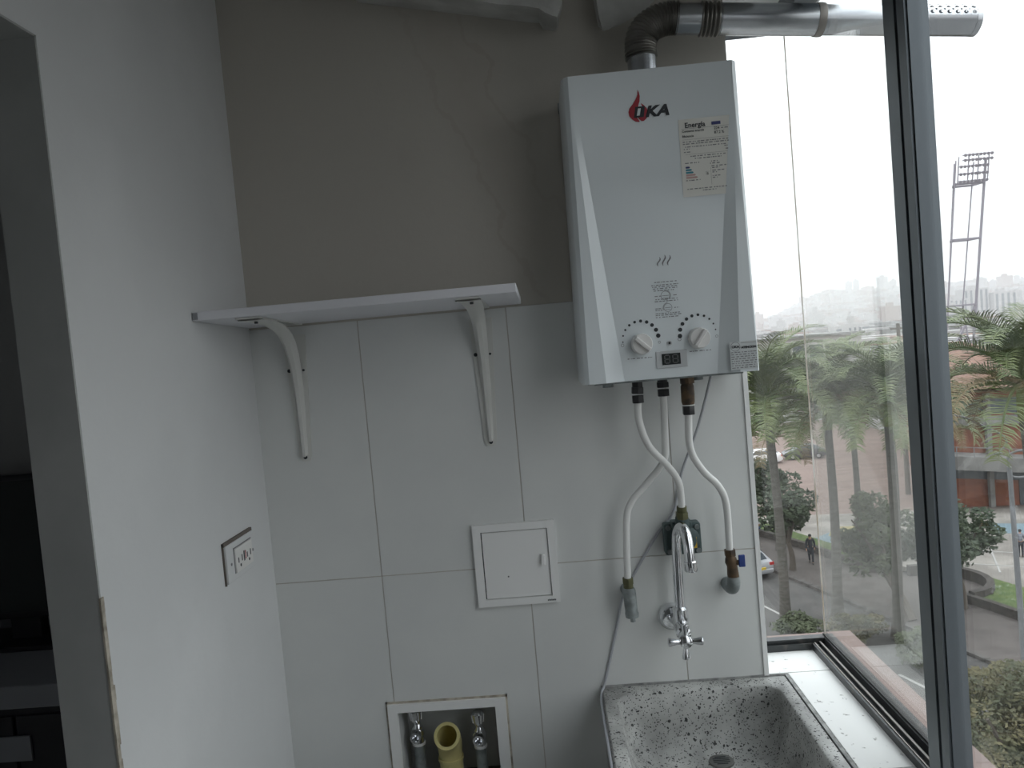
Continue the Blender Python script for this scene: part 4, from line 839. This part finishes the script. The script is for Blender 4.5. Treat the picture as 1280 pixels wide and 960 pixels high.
def tree(lab, base, c, rad, n, m, seed, leaf=0.2, name='street_tree', lean=None):
    t = thing(name, lab, 'tree' if name != 'shrub' else 'shrub', base); b = Vector(base); c = Vector(c); r = random.Random(seed+50)
    fork = b.lerp(c, 0.6)+Vector((0, 0, -rad[2]*0.25)); h = max((c-b).length, 0.5); tr = 0.045*h if name != 'shrub' else 0.03*h
    q = MB(); q.tube(smoothpath([b, b.lerp(fork, 0.5)+Vector((0.08, 0, 0)), fork], 4), [tr*(1.25-0.5*i/8) for i in range(9)], 10); q.build('trunk', M['bark'], t)
    for i in range(5):
        an = i*2*PI/5+r.random(); e = c+Vector((rad[0]*0.55*math.cos(an), rad[1]*0.55*math.sin(an), rad[2]*(0.2+0.3*r.random())))
        MB().tube(smoothpath([fork-Vector((0, 0, 0.1)), fork.lerp(e, 0.5)+Vector((0, 0, 0.15)), e], 3), [tr*0.55*(1-0.11*k) for k in range(7)], 6).build('branch', M['bark'], t)
    foliage(t, c, rad, n, m, seed, leaf); return t
tree('dark leafy tree beside the dark clothed walker on the sidewalk', (13.38, 43.3, G), (13.15, 43.3, -9.3), (1.8, 1.8, 2.0), 4200, M['leaf'], 1, 0.15)
tree('broad leafy tree seen behind the veiled pane beside the painted court', (16.06, 34.5, G), (15.3, 36.6, -9.0), (2.0, 2.0, 2.1), 4600, M['leafp'], 2, 0.15)
tree('dark bushy tree just right of the frame post, before the court', (19.0, 35.6, G), (18.7, 35.6, -9.1), (2.3, 2.1, 2.0), 4600, M['leaf'], 3, 0.14)
tree('olive leafed tree close below at the lower right corner', (10.6, 16.6, G), (10.7, 16.6, -8.55), (2.4, 2.3, 1.9), 22000, M['leafo'], 4, 0.065)
tree('dark tree low behind the nearest palm trunks at the square edge', (12.6, 50.5, G), (12.6, 50.5, -8.9), (2.2, 2.0, 1.8), 5000, M['leaf'], 5, 0.2)
tree('green shrub by the road edge in front of the middle palm', (13.0, 32.6, G), (13.0, 32.6, G+0.65), (1.5, 0.9, 0.75), 2600, M['leafo'], 6, 0.10, 'shrub')
tree('leafy shrub at the road edge under the palm by the frame post', (14.1, 29.6, G), (14.1, 29.6, G+0.9), (1.3, 1.1, 1.1), 3000, M['leafp'], 7, 0.10, 'shrub')
tree('low shrub at the foot of the palm behind the narrow pane', (10.35, 33.7, G), (10.35, 33.7, G+0.5), (1.4, 0.8, 0.6), 2200, M['leafp'], 8, 0.10, 'shrub')

# ---------------------------------------------------------------- lamp post with two curved arms
lp_ = thing('street_lamp', 'grey street lamp with two curved arms right of the dark frame post', 'lamp', (16.1, 26.0, G))
MB().tube([(16.12, 26, G), (16.12, 26, G+0.5), (15.95, 26, -4.2)], [0.16, 0.11, 0.075], 12).build('pole', M['lampm'], lp_)
MB().tube([(16.12, 26, G), (16.12, 26, G+0.35)], [0.24, 0.2], 12).build('base', M['lampm'], lp_)
for pts in ([(15.95, 26, -4.25), (15.9, 26, -3.95), (16.0, 26, -3.75), (16.3, 26, -3.66), (16.75, 26, -3.68)], [(15.95, 26, -4.35), (16.05, 26, -4.55), (16.35, 26, -4.6), (16.8, 26, -4.55)]):
    a = MB().tube(smoothpath(pts, 6), 0.038, 8).build('arm', M['lampm'], lp_)
    e = Vector(pts[-1]); MB().ball(e+Vector((0.2, 0, -0.03)), (0.26, 0.13, 0.07), 10).build('lamp_head', M['lampm'], a)
l2 = thing('street_lamp', 'slim lamp with a long hooked arm left of the two armed lamp', 'lamp', (13.6, 26.6, G))
MB().tube([(13.55, 26.6, G), (13.6, 26.6, -2.35)], [0.10, 0.06], 10).build('pole', M['lampm'], l2)
a = MB().tube(smoothpath([(13.6, 26.6, -2.4), (14.1, 26.6, -2.3), (14.75, 26.6, -2.38), (15.6, 26.6, -2.85), (16.1, 26.6, -3.15), (16.25, 26.6, -3.45), (16.0, 26.6, -3.75)], 6), 0.036, 8).build('arm', M['lampm'], l2)
MB().ball((15.93, 26.6, -3.8), (0.16, 0.12, 0.07), 10).build('lamp_head', M['lampm'], a)

# ---------------------------------------------------------------- floodlight tower
ft = thing('floodlight_tower', 'tall leaning steel floodlight tower standing beyond the stadium', 'tower', (68.0, 130, G))
def leg(x0, y0, x1, y1, t): return Vector((x0+(x1-x0)*t, y0+(y1-y0)*t, G+(26.2-G)*t))
LG = {'a': (65.6, 128.8, 69.9, 128.8), 'b': (67.0, 131.4, 71.0, 131.4), 'c': (69.9, 128.8, 74.7, 128.8), 'd': (69.0, 131.4, 74.2, 131.4)}
for kx, g_ in LG.items():
    MB().bar(leg(*g_, 0), leg(*g_, 0.98), 0.30 if kx == 'c' else 0.15, mi=0).build('leg', M['towerm'], ft, smooth=0)
def zt_(z): return (z-G)/(26.2-G)
for z, th in ((1.8, 0.4), (12.6, 0.36), (21.6, 0.4)):
    for p, q_ in ('ab', 'cd', 'ac', 'bd'): MB().bar(leg(*LG[p], zt_(z)), leg(*LG[q_], zt_(z)), th, 0.3).build('cross_beam', M['towerm'], ft, smooth=0)
MB().bar(leg(*LG['a'], zt_(-8)), leg(*LG['c'], zt_(1.8)), 0.32).build('brace', M['towerm'], ft, smooth=0)
MB().bar(leg(*LG['c'], zt_(-8)), leg(*LG['d'], zt_(1.8)), 0.2).build('brace', M['towerm'], ft, smooth=0)
for i in range(24):
    z = -2+i; MB().bar(leg(*LG['a'], zt_(z)), leg(*LG['b'], zt_(z)), 0.12).build('rung', M['towerm'], ft, smooth=0)
for z in (21.8, 23.0, 24.2, 25.2, 26.0):
    a = leg(*LG['a'], zt_(z)); c = leg(*LG['c'], zt_(z)); sh_ = Vector((0.0 if z < 25 else 0.6, -0.9, 0))
    bmx = MB().bar(a+sh_, c+sh_, 0.16).build('lamp_rail', M['towerm'], ft, smooth=0)
    for i in range(8):
        p = a.lerp(c, (i+0.5)/8)+sh_; MB().tube([p+Vector((0, 0, 0.1)), p+Vector((0, -0.35, -0.1))], [0.14, 0.26], 8).build('floodlight', M['towerm'], bmx, smooth=30)
for x_ in (0, 0.33, 0.66, 1): MB().bar(leg(*LG['a'], zt_(21.6)).lerp(leg(*LG['c'], zt_(21.6)), x_)+Vector((0, -0.9, 0)), leg(*LG['a'], 0.99).lerp(leg(*LG['c'], 0.99), x_)+Vector((0, -0.9, 0)), 0.14).build('rack_post', M['towerm'], ft, smooth=0)

# ---------------------------------------------------------------- stadium and buildings
su = thing('stadium', 'orange brick stadium side with concrete ramp and terracotta roof behind the palms', 'building', (34, 56, G))
MB().prism([(27.2, 55.0), (46, 52.0), (62, 82), (38, 84)], 2, G, -4.6).build('brick_wall', M['brick'], su, smooth=0)
rf = MB(); rf.add([(26.4, 54.2, -4.3), (46.5, 51.2, -4.3), (63, 82.5, -4.0), (37.2, 84.5, -4.0), (35.5, 66, -2.0), (53, 64, -2.0)], [(0, 1, 5, 4), (1, 2, 5), (2, 3, 4, 5), (3, 0, 4), (0, 3, 2, 1)])
rf.build('roof', M['roof'], su, smooth=0)
def fac(t): return Vector((27.2+(46-27.2)*t, 55.0-3.0*t, 0))
nv = Vector((-0.158, -0.987, 0))
def slab(name, t0, t1, za, zb, h, d0, d1, m):
    q = MB(); p = []
    for t, z in ((t0, za), (t1, zb)):
        for d_ in (d0, d1):
            for hh in (0, h): v = fac(t)+nv*d_; p.append((v.x, v.y, z+hh))
    q.add(p, [(0, 1, 3, 2), (4, 6, 7, 5), (0, 4, 5, 1), (2, 3, 7, 6), (1, 5, 7, 3), (0, 2, 6, 4)]); return q.build(name, m, su, smooth=0)
slab('upper_opening', 0.05, 1.0, -6.2, -6.2, 1.1,-0.4, 0.05, M['winglass'])
slab('upper_beam', 0.0, 1.0, -6.95, -6.95, 0.6,-0.2, 0.45, M['conc'])
slab('ramp', 0.0, 0.75, -9.6, -11.0, 0.95, 0.0, 2.2, M['conc'])
slab('ramp_shadow_sheet', 0.0, 0.8, -10.6, -11.8, 0.9, -0.3, 0.06, M['winglass'])  # dark sheet standing in for the shade under the ramp
slab('lower_opening', 0.30, 0.7,G, G, 1.9, -0.4, 0.08, M['winglass'])
for t in (0.02, 0.20, 0.38, 0.56, 0.74, 0.92):
    v = fac(t)+nv*0.35; MB().box((v.x-0.16, v.y-0.16, G), (v.x+0.16, v.y+0.16, -4.7)).build('column', M['conc'], su, smooth=0)
def rail(t0, t1, za, zb, d_):
    n = 14
    q = MB().bar(fac(t0)+nv*d_+Vector((0, 0, za)), fac(t1)+nv*d_+Vector((0, 0, zb)), 0.05); r0_ = q.build('handrail', M['lampm'], su, smooth=0)
    for i in range(n):
        f = i/(n-1); v = (fac(t0)+Vector((0, 0, za))).lerp(fac(t1)+Vector((0, 0, zb)), f)+nv*d_
        MB().bar(v-Vector((0, 0, 0.7)), v, 0.05).build('rail_post', M['lampm'], r0_, smooth=0)
rail(0, 0.75, -8.0, -9.4, 2.15)
# low white building left of the corner
def windows(parent, x0, x1, y, z0, z1, n, m='winglass'):
    st_ = (x1-x0)/n
    for i in range(n): MB().box((x0+st_*(i+0.08), y-0.06, z0), (x0+st_*(i+0.92), y+0.1, z1)).build('window', M[m], parent, smooth=0)
wbld = thing('low_building', 'long low white building with a row of dark windows beyond the palms', 'building', (38, 114, G))
MB().box((30, 110, G), (45.2, 120, -0.9)).build('wall', M['render'], wbld, smooth=0)
MB().box((29.6, 109.6, -0.9), (45.6, 120.4, -0.55)).build('roof', M['conc'], wbld, smooth=0)
windows(wbld, 33, 44.5, 110, -3.9, -2.0, 5)
sb = thing('tiled_roof_house', 'terracotta roofed house left of the dark frame post', 'building', (48, 95, G))
MB().box((41, 90, G), (55, 100, -4.9)).build('wall', M['render'], sb, smooth=0)
q = MB(); q.add([(40.4, 89.4, -4.9), (55.6, 89.4, -4.9), (55.6, 100.6, -4.9), (40.4, 100.6, -4.9), (45, 95, -2.6), (51, 95, -2.6)], [(0, 1, 5, 4), (1, 2, 5), (2, 3, 4, 5), (3, 0, 4), (0, 3, 2, 1)]); q.build('roof', M['roof'], sb, smooth=0)
windows(sb, 42, 54, 90, -8.0, -6.2, 4)
pl_ = thing('utility_pole', 'brown utility pole just left of the dark frame post', 'pole', (27.8, 60, G))
MB().tube([(27.78, 60, G), (27.8, 60, 0.7)], [0.20, 0.13], 10).build('shaft', M['bark'], pl_)
MB().bar((27.2, 60, 0.3), (28.4, 60, 0.3), 0.14).build('cross_arm', M['bark'], pl_, smooth=0)
def tower_block(lab, x, y, wd, dp, zb, zt, mw, cols_, group=None):
    t = thing('apartment_tower', lab, 'building', (x, y, G), group)
    MB().box((x-wd/2, y, zb), (x+wd/2, y+dp, zt)).box((x-wd*0.2, y+dp*0.3, zt), (x+wd*0.1, y+dp*0.6, zt+3)).build('body', M[mw], t, smooth=0)
    for i in range(cols_):
        xa = x-wd/2+wd*(i+0.3)/cols_; MB().box((xa, y-0.25, zb), (xa+wd*0.4/cols_, y+0.1, zt-1.5)).build('window_strip', M['winglass'], t, smooth=0)
    return t
tower_block('leftmost tower of the white pair with dark window strips, seen under the light tower', 371, 700, 16, 14, -15, 9, 'city', 4)
tower_block('tall white tower with dark window strips beside the palm tip', 390, 706, 22, 14, -15, 17, 'city', 5)
tower_block('white tower with window strips partly behind the palm tip', 412, 700, 20, 14, -15, 12, 'city', 4)
tower_block('pale tower standing alone above the low white building', 120, 300, 5.5, 6, G, -1.2, 'city', 3)
mid = thing('gabled_block', 'grey block with horizontal bands above the veiled palm crown', 'building', (135, 340, G))
MB().box((128, 340, G), (142, 350, -2)).build('wall', M['city'], mid, smooth=0)
for i in range(4): MB().box((128, 339.7, -11.5+i*2.4), (142, 340.2, -10.6+i*2.4)).build('window_band', M['winglass'], mid, smooth=0)

# ---------------------------------------------------------------- far hillside with the city on it
def hz(x, y):
    e = max(0.0, min(1.0, (y-650)/900)); a = x/max(y, 1.0)
    k_ = 0.30+0.7*max(0, min(1, (a-0.27)/0.10))
    return G-6+e*(58*k_+6*math.sin(x*0.011+1)+5*math.sin(x*0.027+y*0.004)+3*math.sin(x*0.06))
q = MB(); NX, NY = 70, 26
q.v = [(-300+i*30, 420+j*55, hz(-300+i*30, 420+j*55)) for j in range(NY) for i in range(NX)]
q.f = [(j*NX+i, j*NX+i+1, (j+1)*NX+i+1, (j+1)*NX+i) for j in range(NY-1) for i in range(NX-1)]; q.m = [0]*len(q.f)
struct(q.build('hills', M['hill'], smooth=60, recalc=False))
r = random.Random(77)
shapes = []
for i, (wd, ht_) in enumerate(((9, 20), (12, 14), (7, 26), (14, 10), (10, 17), (8, 12))):
    me_b = MB().box((-wd/2, -wd/2, -12), (wd/2, wd/2, ht_)).box((-wd/5, -wd/5, ht_), (wd/6, wd/6, ht_+2.2)).mesh('body', M['citb'] if i in (1, 4) else M['city'], smooth=0)
    mw = MB()
    for c_ in range(3): mw.box((-wd/2+wd*(c_+0.25)/3, -wd/2-0.2, -8), (-wd/2+wd*(c_+0.75)/3, -wd/2+0.1, ht_-1.5))
    shapes.append((me_b, mw))
for i in range(150):
    yv = 560+r.random()**0.8*1000; xv = yv*(0.26+0.44*r.random())
    o = bpy.data.objects.new('city_building', shapes[i % 6][0]); C.objects.link(o)
    s_ = 0.9+0.9*r.random(); o.location = (xv, yv, hz(xv, yv)); o.scale = (s_, s_, s_*(0.6+0.7*r.random())*(1.0 if r.random() < 0.3 else 0.55)); o.rotation_euler.z = -0.35+(r.random()-.5)*0.9
    if i % 6 in (1, 4): tag(o, 'brick coloured building in the haze on the distant hillside', 'building', 'brick coloured buildings on the far hillside')
    else: tag(o, 'pale grey building in the haze on the distant hillside', 'building', 'pale buildings on the far hillside')
q = MB()
for i in range(5000):
    yv = 430+r.random()**0.7*1150; xv = yv*(0.24+0.50*r.random()); z = hz(xv, yv); a = 3+5*r.random(); h_ = 3+8*r.random()
    q.box((xv-a, yv-a, z-4), (xv+a, yv+a, z+h_), 0 if r.random() < 0.6 else 1)
hs = stuff(q.build('hillside_houses', [M['city'], M['citb']], smooth=0, recalc=False)); tag(hs, 'mass of tiny pale houses covering the distant hills', 'houses')
q = MB()
for i in range(1400):
    yv = 130+r.random()*420; xv = yv*(0.24+0.55*r.random()); a = 2.5+3.5*r.random(); h_ = 2+5*r.random()+yv*0.006
    if yv < 150 and xv < 85: continue
    q.box((xv-a, yv-a, G-0.5), (xv+a, yv+a, G+h_), (0, 0, 1, 2, 2, 0, 2)[r.randrange(7)])
hs = stuff(q.build('low_rooftops', [M['city'], M['roof'], M['conc']], smooth=0, recalc=False)); tag(hs, 'crowded low roofs between the palms and the hills', 'houses')
q = MB()
for i in range(110):
    yv = 130+r.random()*330; xv = yv*(0.26+0.5*r.random()); s_ = 1.8+2.0*r.random()
    if yv < 150 and xv < 85: continue
    q.ball((xv, yv, G+3+2.5*r.random()), (s_*1.3, s_*1.3, s_), 8)
hs = stuff(q.build('distant_treetops', M['leaf'], smooth=60, recalc=False)); tag(hs, 'dark rounded treetops among the distant roofs', 'trees')

# ---------------------------------------------------------------- cars
def car(lab, loc, rz, paint, plate=False):
    t = thing('car', lab, 'car', loc)
    st_ = [(-2.1, .45, .72, .72, .62), (-2.05, .30, .95, .95, .80), (-1.75, .22, 1.02, 1.05, .84), (-1.30, .20, 1.0, 1.36, .85), (-.75, .20, .98, 1.47, .86), (.15, .20, .95, 1.48, .86), (.55, .20, .94, 1.40, .86), (1.15, .20, .93, .98, .85), (1.75, .24, .84, .84, .80), (2.08, .32, .70, .70, .70), (2.15, .45, .58, .58, .6)]
    q = MB(); vs = []
    for x, zb, zm, zt, hw in st_:
        ro = hw*(0.74 if zt > zm+.1 else 0.92)
        vs += [(x, -hw*.9, zb), (x, -hw, (zb+zm)/2), (x, -hw*.96, zm), (x, -ro, zt), (x, ro, zt), (x, hw*.96, zm), (x, hw, (zb+zm)/2), (x, hw*.9, zb)]
    fs = []
    for i in range(len(st_)-1):
        for j in range(8): fs.append((i*8+j, (i+1)*8+j, (i+1)*8+(j+1) % 8, i*8+(j+1) % 8))
    fs += [tuple(range(8)), tuple((len(st_)-1)*8+j for j in range(7, -1, -1))]
    q.add(vs, fs)
    def add(o): o.parent = t; o.matrix_parent_inverse = Matrix.Identity(4); return o
    add(q.build('body', paint, smooth=45))
    add(MB().add([(-1.77, -.60, 1.06), (-1.77, .60, 1.06), (-1.33, .56, 1.35), (-1.33, -.56, 1.35)], [(0, 1, 2, 3)]).build('rear_window', M['winglass'], smooth=0, recalc=False))
    add(MB().add([(1.13, -.60, 1.0), (1.13, .60, 1.0), (.60, .56, 1.39), (.60, -.56, 1.39)], [(3, 2, 1, 0)]).build('windscreen', M['winglass'], smooth=0, recalc=False))
    for s_ in (-1, 1):
        add(MB().add([(-1.45, s_*.845, 1.03), (.95, s_*.83, .99), (.5, s_*.695, 1.36), (-1.15, s_*.695, 1.38)], [(0, 1, 2, 3)]).build('side_window', M['winglass'], smooth=0, recalc=False))
        add(MB().box((-2.09, s_*.68-.14, .78), (-2.0, s_*.68+.14, .95)).build('tail_lamp', M['tail'], smooth=0))
        add(MB().box((2.0, s_*.52-.15, .58), (2.12, s_*.52+.15, .68)).build('headlamp', M['lens'], smooth=0))
        for x in (-1.3, 1.3):
            wo_ = add(MB().tube([(x, s_*.86, .31), (x, s_*.84, .31), (x, s_*.66, .31)], [.29, .31, .31], 18).build('wheel', M['tyre']))
            hb = MB().tube([(x, s_*.868, .31), (x, s_*.85, .31)], [.17, .2], 12).build('hubcap', M['carp']); hb.parent = wo_
    add(MB().box((-2.16, -.74, .38), (-2.02, .74, .58)).build('rear_bumper', paint, smooth=0, bevel=.03))
    add(MB().box((-2.18, -.22, .60), (-2.09, .22, .72)).build('number_plate', M['plate'], smooth=0))
    t.rotation_euler.z = rz; return t
car('silver car parked by the kerb, only its rear showing past the tiled wall end', (10.65, 44.2, G-0.12), math.radians(109), M['carp'])
car('white car parked far off behind the low palm fronds', (21.5, 79.0, G+0.02), math.radians(170), M['carw'])
car('dark car parked far off beside the white car', (26.3, 80.0, G+0.02), math.radians(175), M['card'])

# ---------------------------------------------------------------- people
def skin_mesh(name, verts, edges, radii, m, sub=1, root=0):
    me = bpy.data.meshes.new(name); me.from_pydata(verts, edges, []); o = bpy.data.objects.new(name, me); C.objects.link(o)
    o.modifiers.new('s', 'SKIN')
    for i, rr in enumerate(radii): me.skin_vertices[0].data[i].radius = (rr, rr)
    me.skin_vertices[0].data[root].use_root = True
    sb_ = o.modifiers.new('d', 'SUBSURF'); sb_.levels = sub
    bpy.context.view_layer.update()
    res = bpy.data.meshes.new_from_object(o.evaluated_get(bpy.context.evaluated_depsgraph_get()))
    bpy.data.objects.remove(o); res.materials.clear(); res.materials.append(m); res.shade_smooth(); return res
def person(lab, loc, rz, top, legs, pose='walk', height=1.7, coat=False):
    t = thing('person', lab, 'person', loc); s_ = height/1.7
    def add(o): o.parent = t; o.matrix_parent_inverse = Matrix.Identity(4); return o
    sit = pose == 'sit'; hip = 0.48 if sit else 0.92
    J = {'pel': (0, 0, hip), 'wst': (0, 0.01, hip+.18), 'chs': (0, 0.02, hip+.38), 'nkb': (0, 0.02, hip+.53), 'nk': (0, -0.005, hip+.60), 'hd': (0, -0.02, hip+.69), 'cr': (0, -0.01, hip+.775)}
    for sd, k_ in ((-1, 'l'), (1, 'r')):
        sw = (0.20*sd if pose == 'walk' else 0.03*sd)
        J['sh'+k_] = (0.18*sd, 0.02, hip+.49); J['el'+k_] = (0.23*sd, 0.03+sw*0.5, hip+.22); J['wr'+k_] = (0.22*sd, -0.10+sw*0.8 if not sit else -0.28, hip+.0 if not sit else hip+.12)
        J['ha'+k_] = (0.215*sd, J['wr'+k_][1]-0.035, J['wr'+k_][2]-.07)
        J['hp'+k_] = (0.09*sd, 0, hip-.05)
        if sit: J['kn'+k_] = (0.11*sd, -0.42, hip-.01); J['an'+k_] = (0.11*sd, -0.40, 0.08); J['to'+k_] = (0.12*sd, -0.58, 0.03)
        else: J['kn'+k_] = (0.10*sd, -0.05-sw*0.6, 0.49); J['an'+k_] = (0.095*sd, 0.03-sw*1.1, 0.085); J['to'+k_] = (0.10*sd, -0.14-sw*1.1, 0.03)
    order = list(J); ix = {k_: i for i, k_ in enumerate(order)}
    R = dict(pel=.135, wst=.125, chs=.145, nkb=.075, nk=.05, hd=.092, cr=.06)
    for k_ in 'lr': R.update({'sh'+k_: .068, 'el'+k_: .045, 'wr'+k_: .032, 'ha'+k_: .036, 'hp'+k_: .095, 'kn'+k_: .062, 'an'+k_: .043, 'to'+k_: .036})
    E = [('pel','wst'),('wst','chs'),('chs','nkb'),('nkb','nk'),('nk','hd'),('hd','cr')]
    for k_ in 'lr': E += [('nkb','sh'+k_),('sh'+k_,'el'+k_),('el'+k_,'wr'+k_),('wr'+k_,'ha'+k_),('pel','hp'+k_),('hp'+k_,'kn'+k_),('kn'+k_,'an'+k_),('an'+k_,'to'+k_)]
    sc = lambda p: tuple(c*s_ for c in p)
    vs = [sc(J[k_]) for k_ in order]; es = [(ix[a], ix[b]) for a, b in E]; rd = [R[k_]*s_ for k_ in order]
    for sd, k_ in ((-1, 'l'), (1, 'r')):                     # five short fingers off each palm
        hx_, hy_, hz_ = J['ha'+k_]
        for f in range(5):
            p = (hx_+(0.0 if f else -0.02*sd), hy_-0.03+0.017*f-(0.03 if f == 0 else 0), hz_-(0.075 if f in (2, 3) else 0.065 if f else 0.02))
            vs.append(sc(p)); rd.append(0.009*s_); es.append((ix['ha'+k_], len(vs)-1))
    add(put('body', skin_mesh('body', vs, es, rd, M['skin'])))
    def sub_(name, keys, grow, m, extra=None):
        kk = [k_ for k_ in order if k_ in keys]; jx = {k_: i for i, k_ in enumerate(kk)}
        vv = [sc(J[k_]) for k_ in kk]; ee = [(jx[a], jx[b]) for a, b in E if a in jx and b in jx]; rr = [(R[k_]+grow)*s_ for k_ in kk]
        if extra:
            for par, p, q_ in extra: vv.append(sc(p)); rr.append(q_*s_); ee.append((jx[par], len(vv)-1))
        add(put(name, skin_mesh(name, vv, ee, rr, m)))
    arms = ['shl', 'ell', 'shr', 'elr']+(['wrl', 'wrr'] if coat else [])
    sub_('coat' if coat else 'shirt', ['pel', 'wst', 'chs', 'nkb']+arms, 0.018, top, [('pel', (0, 0, hip-.42), .19)] if coat else None)
    sub_('trousers', ['pel', 'hpl', 'hpr', 'knl', 'knr', 'anl', 'anr'], 0.014, legs)
    for k_ in 'lr':
        a = Vector(sc(J['an'+k_])); b = Vector(sc(J['to'+k_]))
        add(MB().tube([a+Vector((0, .06, -.045)), a+Vector((0, .02, -.035)), a.lerp(b, .55), b+Vector((0, -.03, 0))], [.035, .05, .048, .03], 8).build('shoe', M['hair']))
    h_ = Vector(sc(J['hd'])); hr = MB().ball(h_+Vector((0, 0.022, 0.045))*s_, (0.098*s_, 0.105*s_, 0.095*s_), 12); add(hr.build('hair', M['hair']))
    fc = MB()
    for sd in (-1, 1): fc.ball(h_+Vector((0.034*sd, -0.088, 0.012))*s_, 0.011*s_, 6)
    stuff(add(fc.build('eyes', M['ink'])))
    add(MB().tube([h_+Vector((0, -0.085, 0.01))*s_, h_+Vector((0, -0.112, -0.022))*s_], [0.009*s_, 0.016*s_], 6).build('nose', M['skin']))
    t.rotation_euler.z = rz; return t
person('person in a long dark coat walking along the sidewalk', (14.8, 44.3, G), math.radians(-20), M['clothd'], M['clothd'], 'walk', 1.72, coat=True)
person('person in a striped shirt standing on the court at the far right', (25.95, 42.6, G+0.02), math.radians(150), M['clothg'], M['clothd'], 'stand', 1.55)
person('left of two people on the blue painted court, in grey', (17.35, 45.2, G+0.03), math.radians(60), M['clothg'], M['clothb'], 'walk', 1.5)
person('right of two people on the blue painted court, in maroon', (18.9, 46.0, G+0.03), math.radians(-80), M['clothr'], M['clothd'], 'walk', 1.5)
person('person in white shirt and jeans sitting on the low wall', (13.62, 51.45, G+0.09), math.radians(-70), M['clothw'], M['clothb'], 'sit', 1.7)

# ---------------------------------------------------------------- haze over the city
hm = bpy.data.materials.new('city_haze'); hm.use_nodes = True; hn_ = hm.node_tree.nodes; hn_.clear()
ho = hn_.new('ShaderNodeOutputMaterial'); hv = hn_.new('ShaderNodeVolumeScatter')
hv.inputs['Color'].default_value = (0.98, 0.985, 1.0, 1); hv.inputs['Density'].default_value = 0.00065; hv.inputs['Anisotropy'].default_value = 0.0
hm.node_tree.links.new(hv.outputs[0], ho.inputs['Volume'])
hb_ = MB().box((-60, 85, G-5), (1300, 1900, 130)).build('city_haze', hm, smooth=0); stuff(hb_); tag(hb_, 'pale haze hanging over the distant city', 'haze')
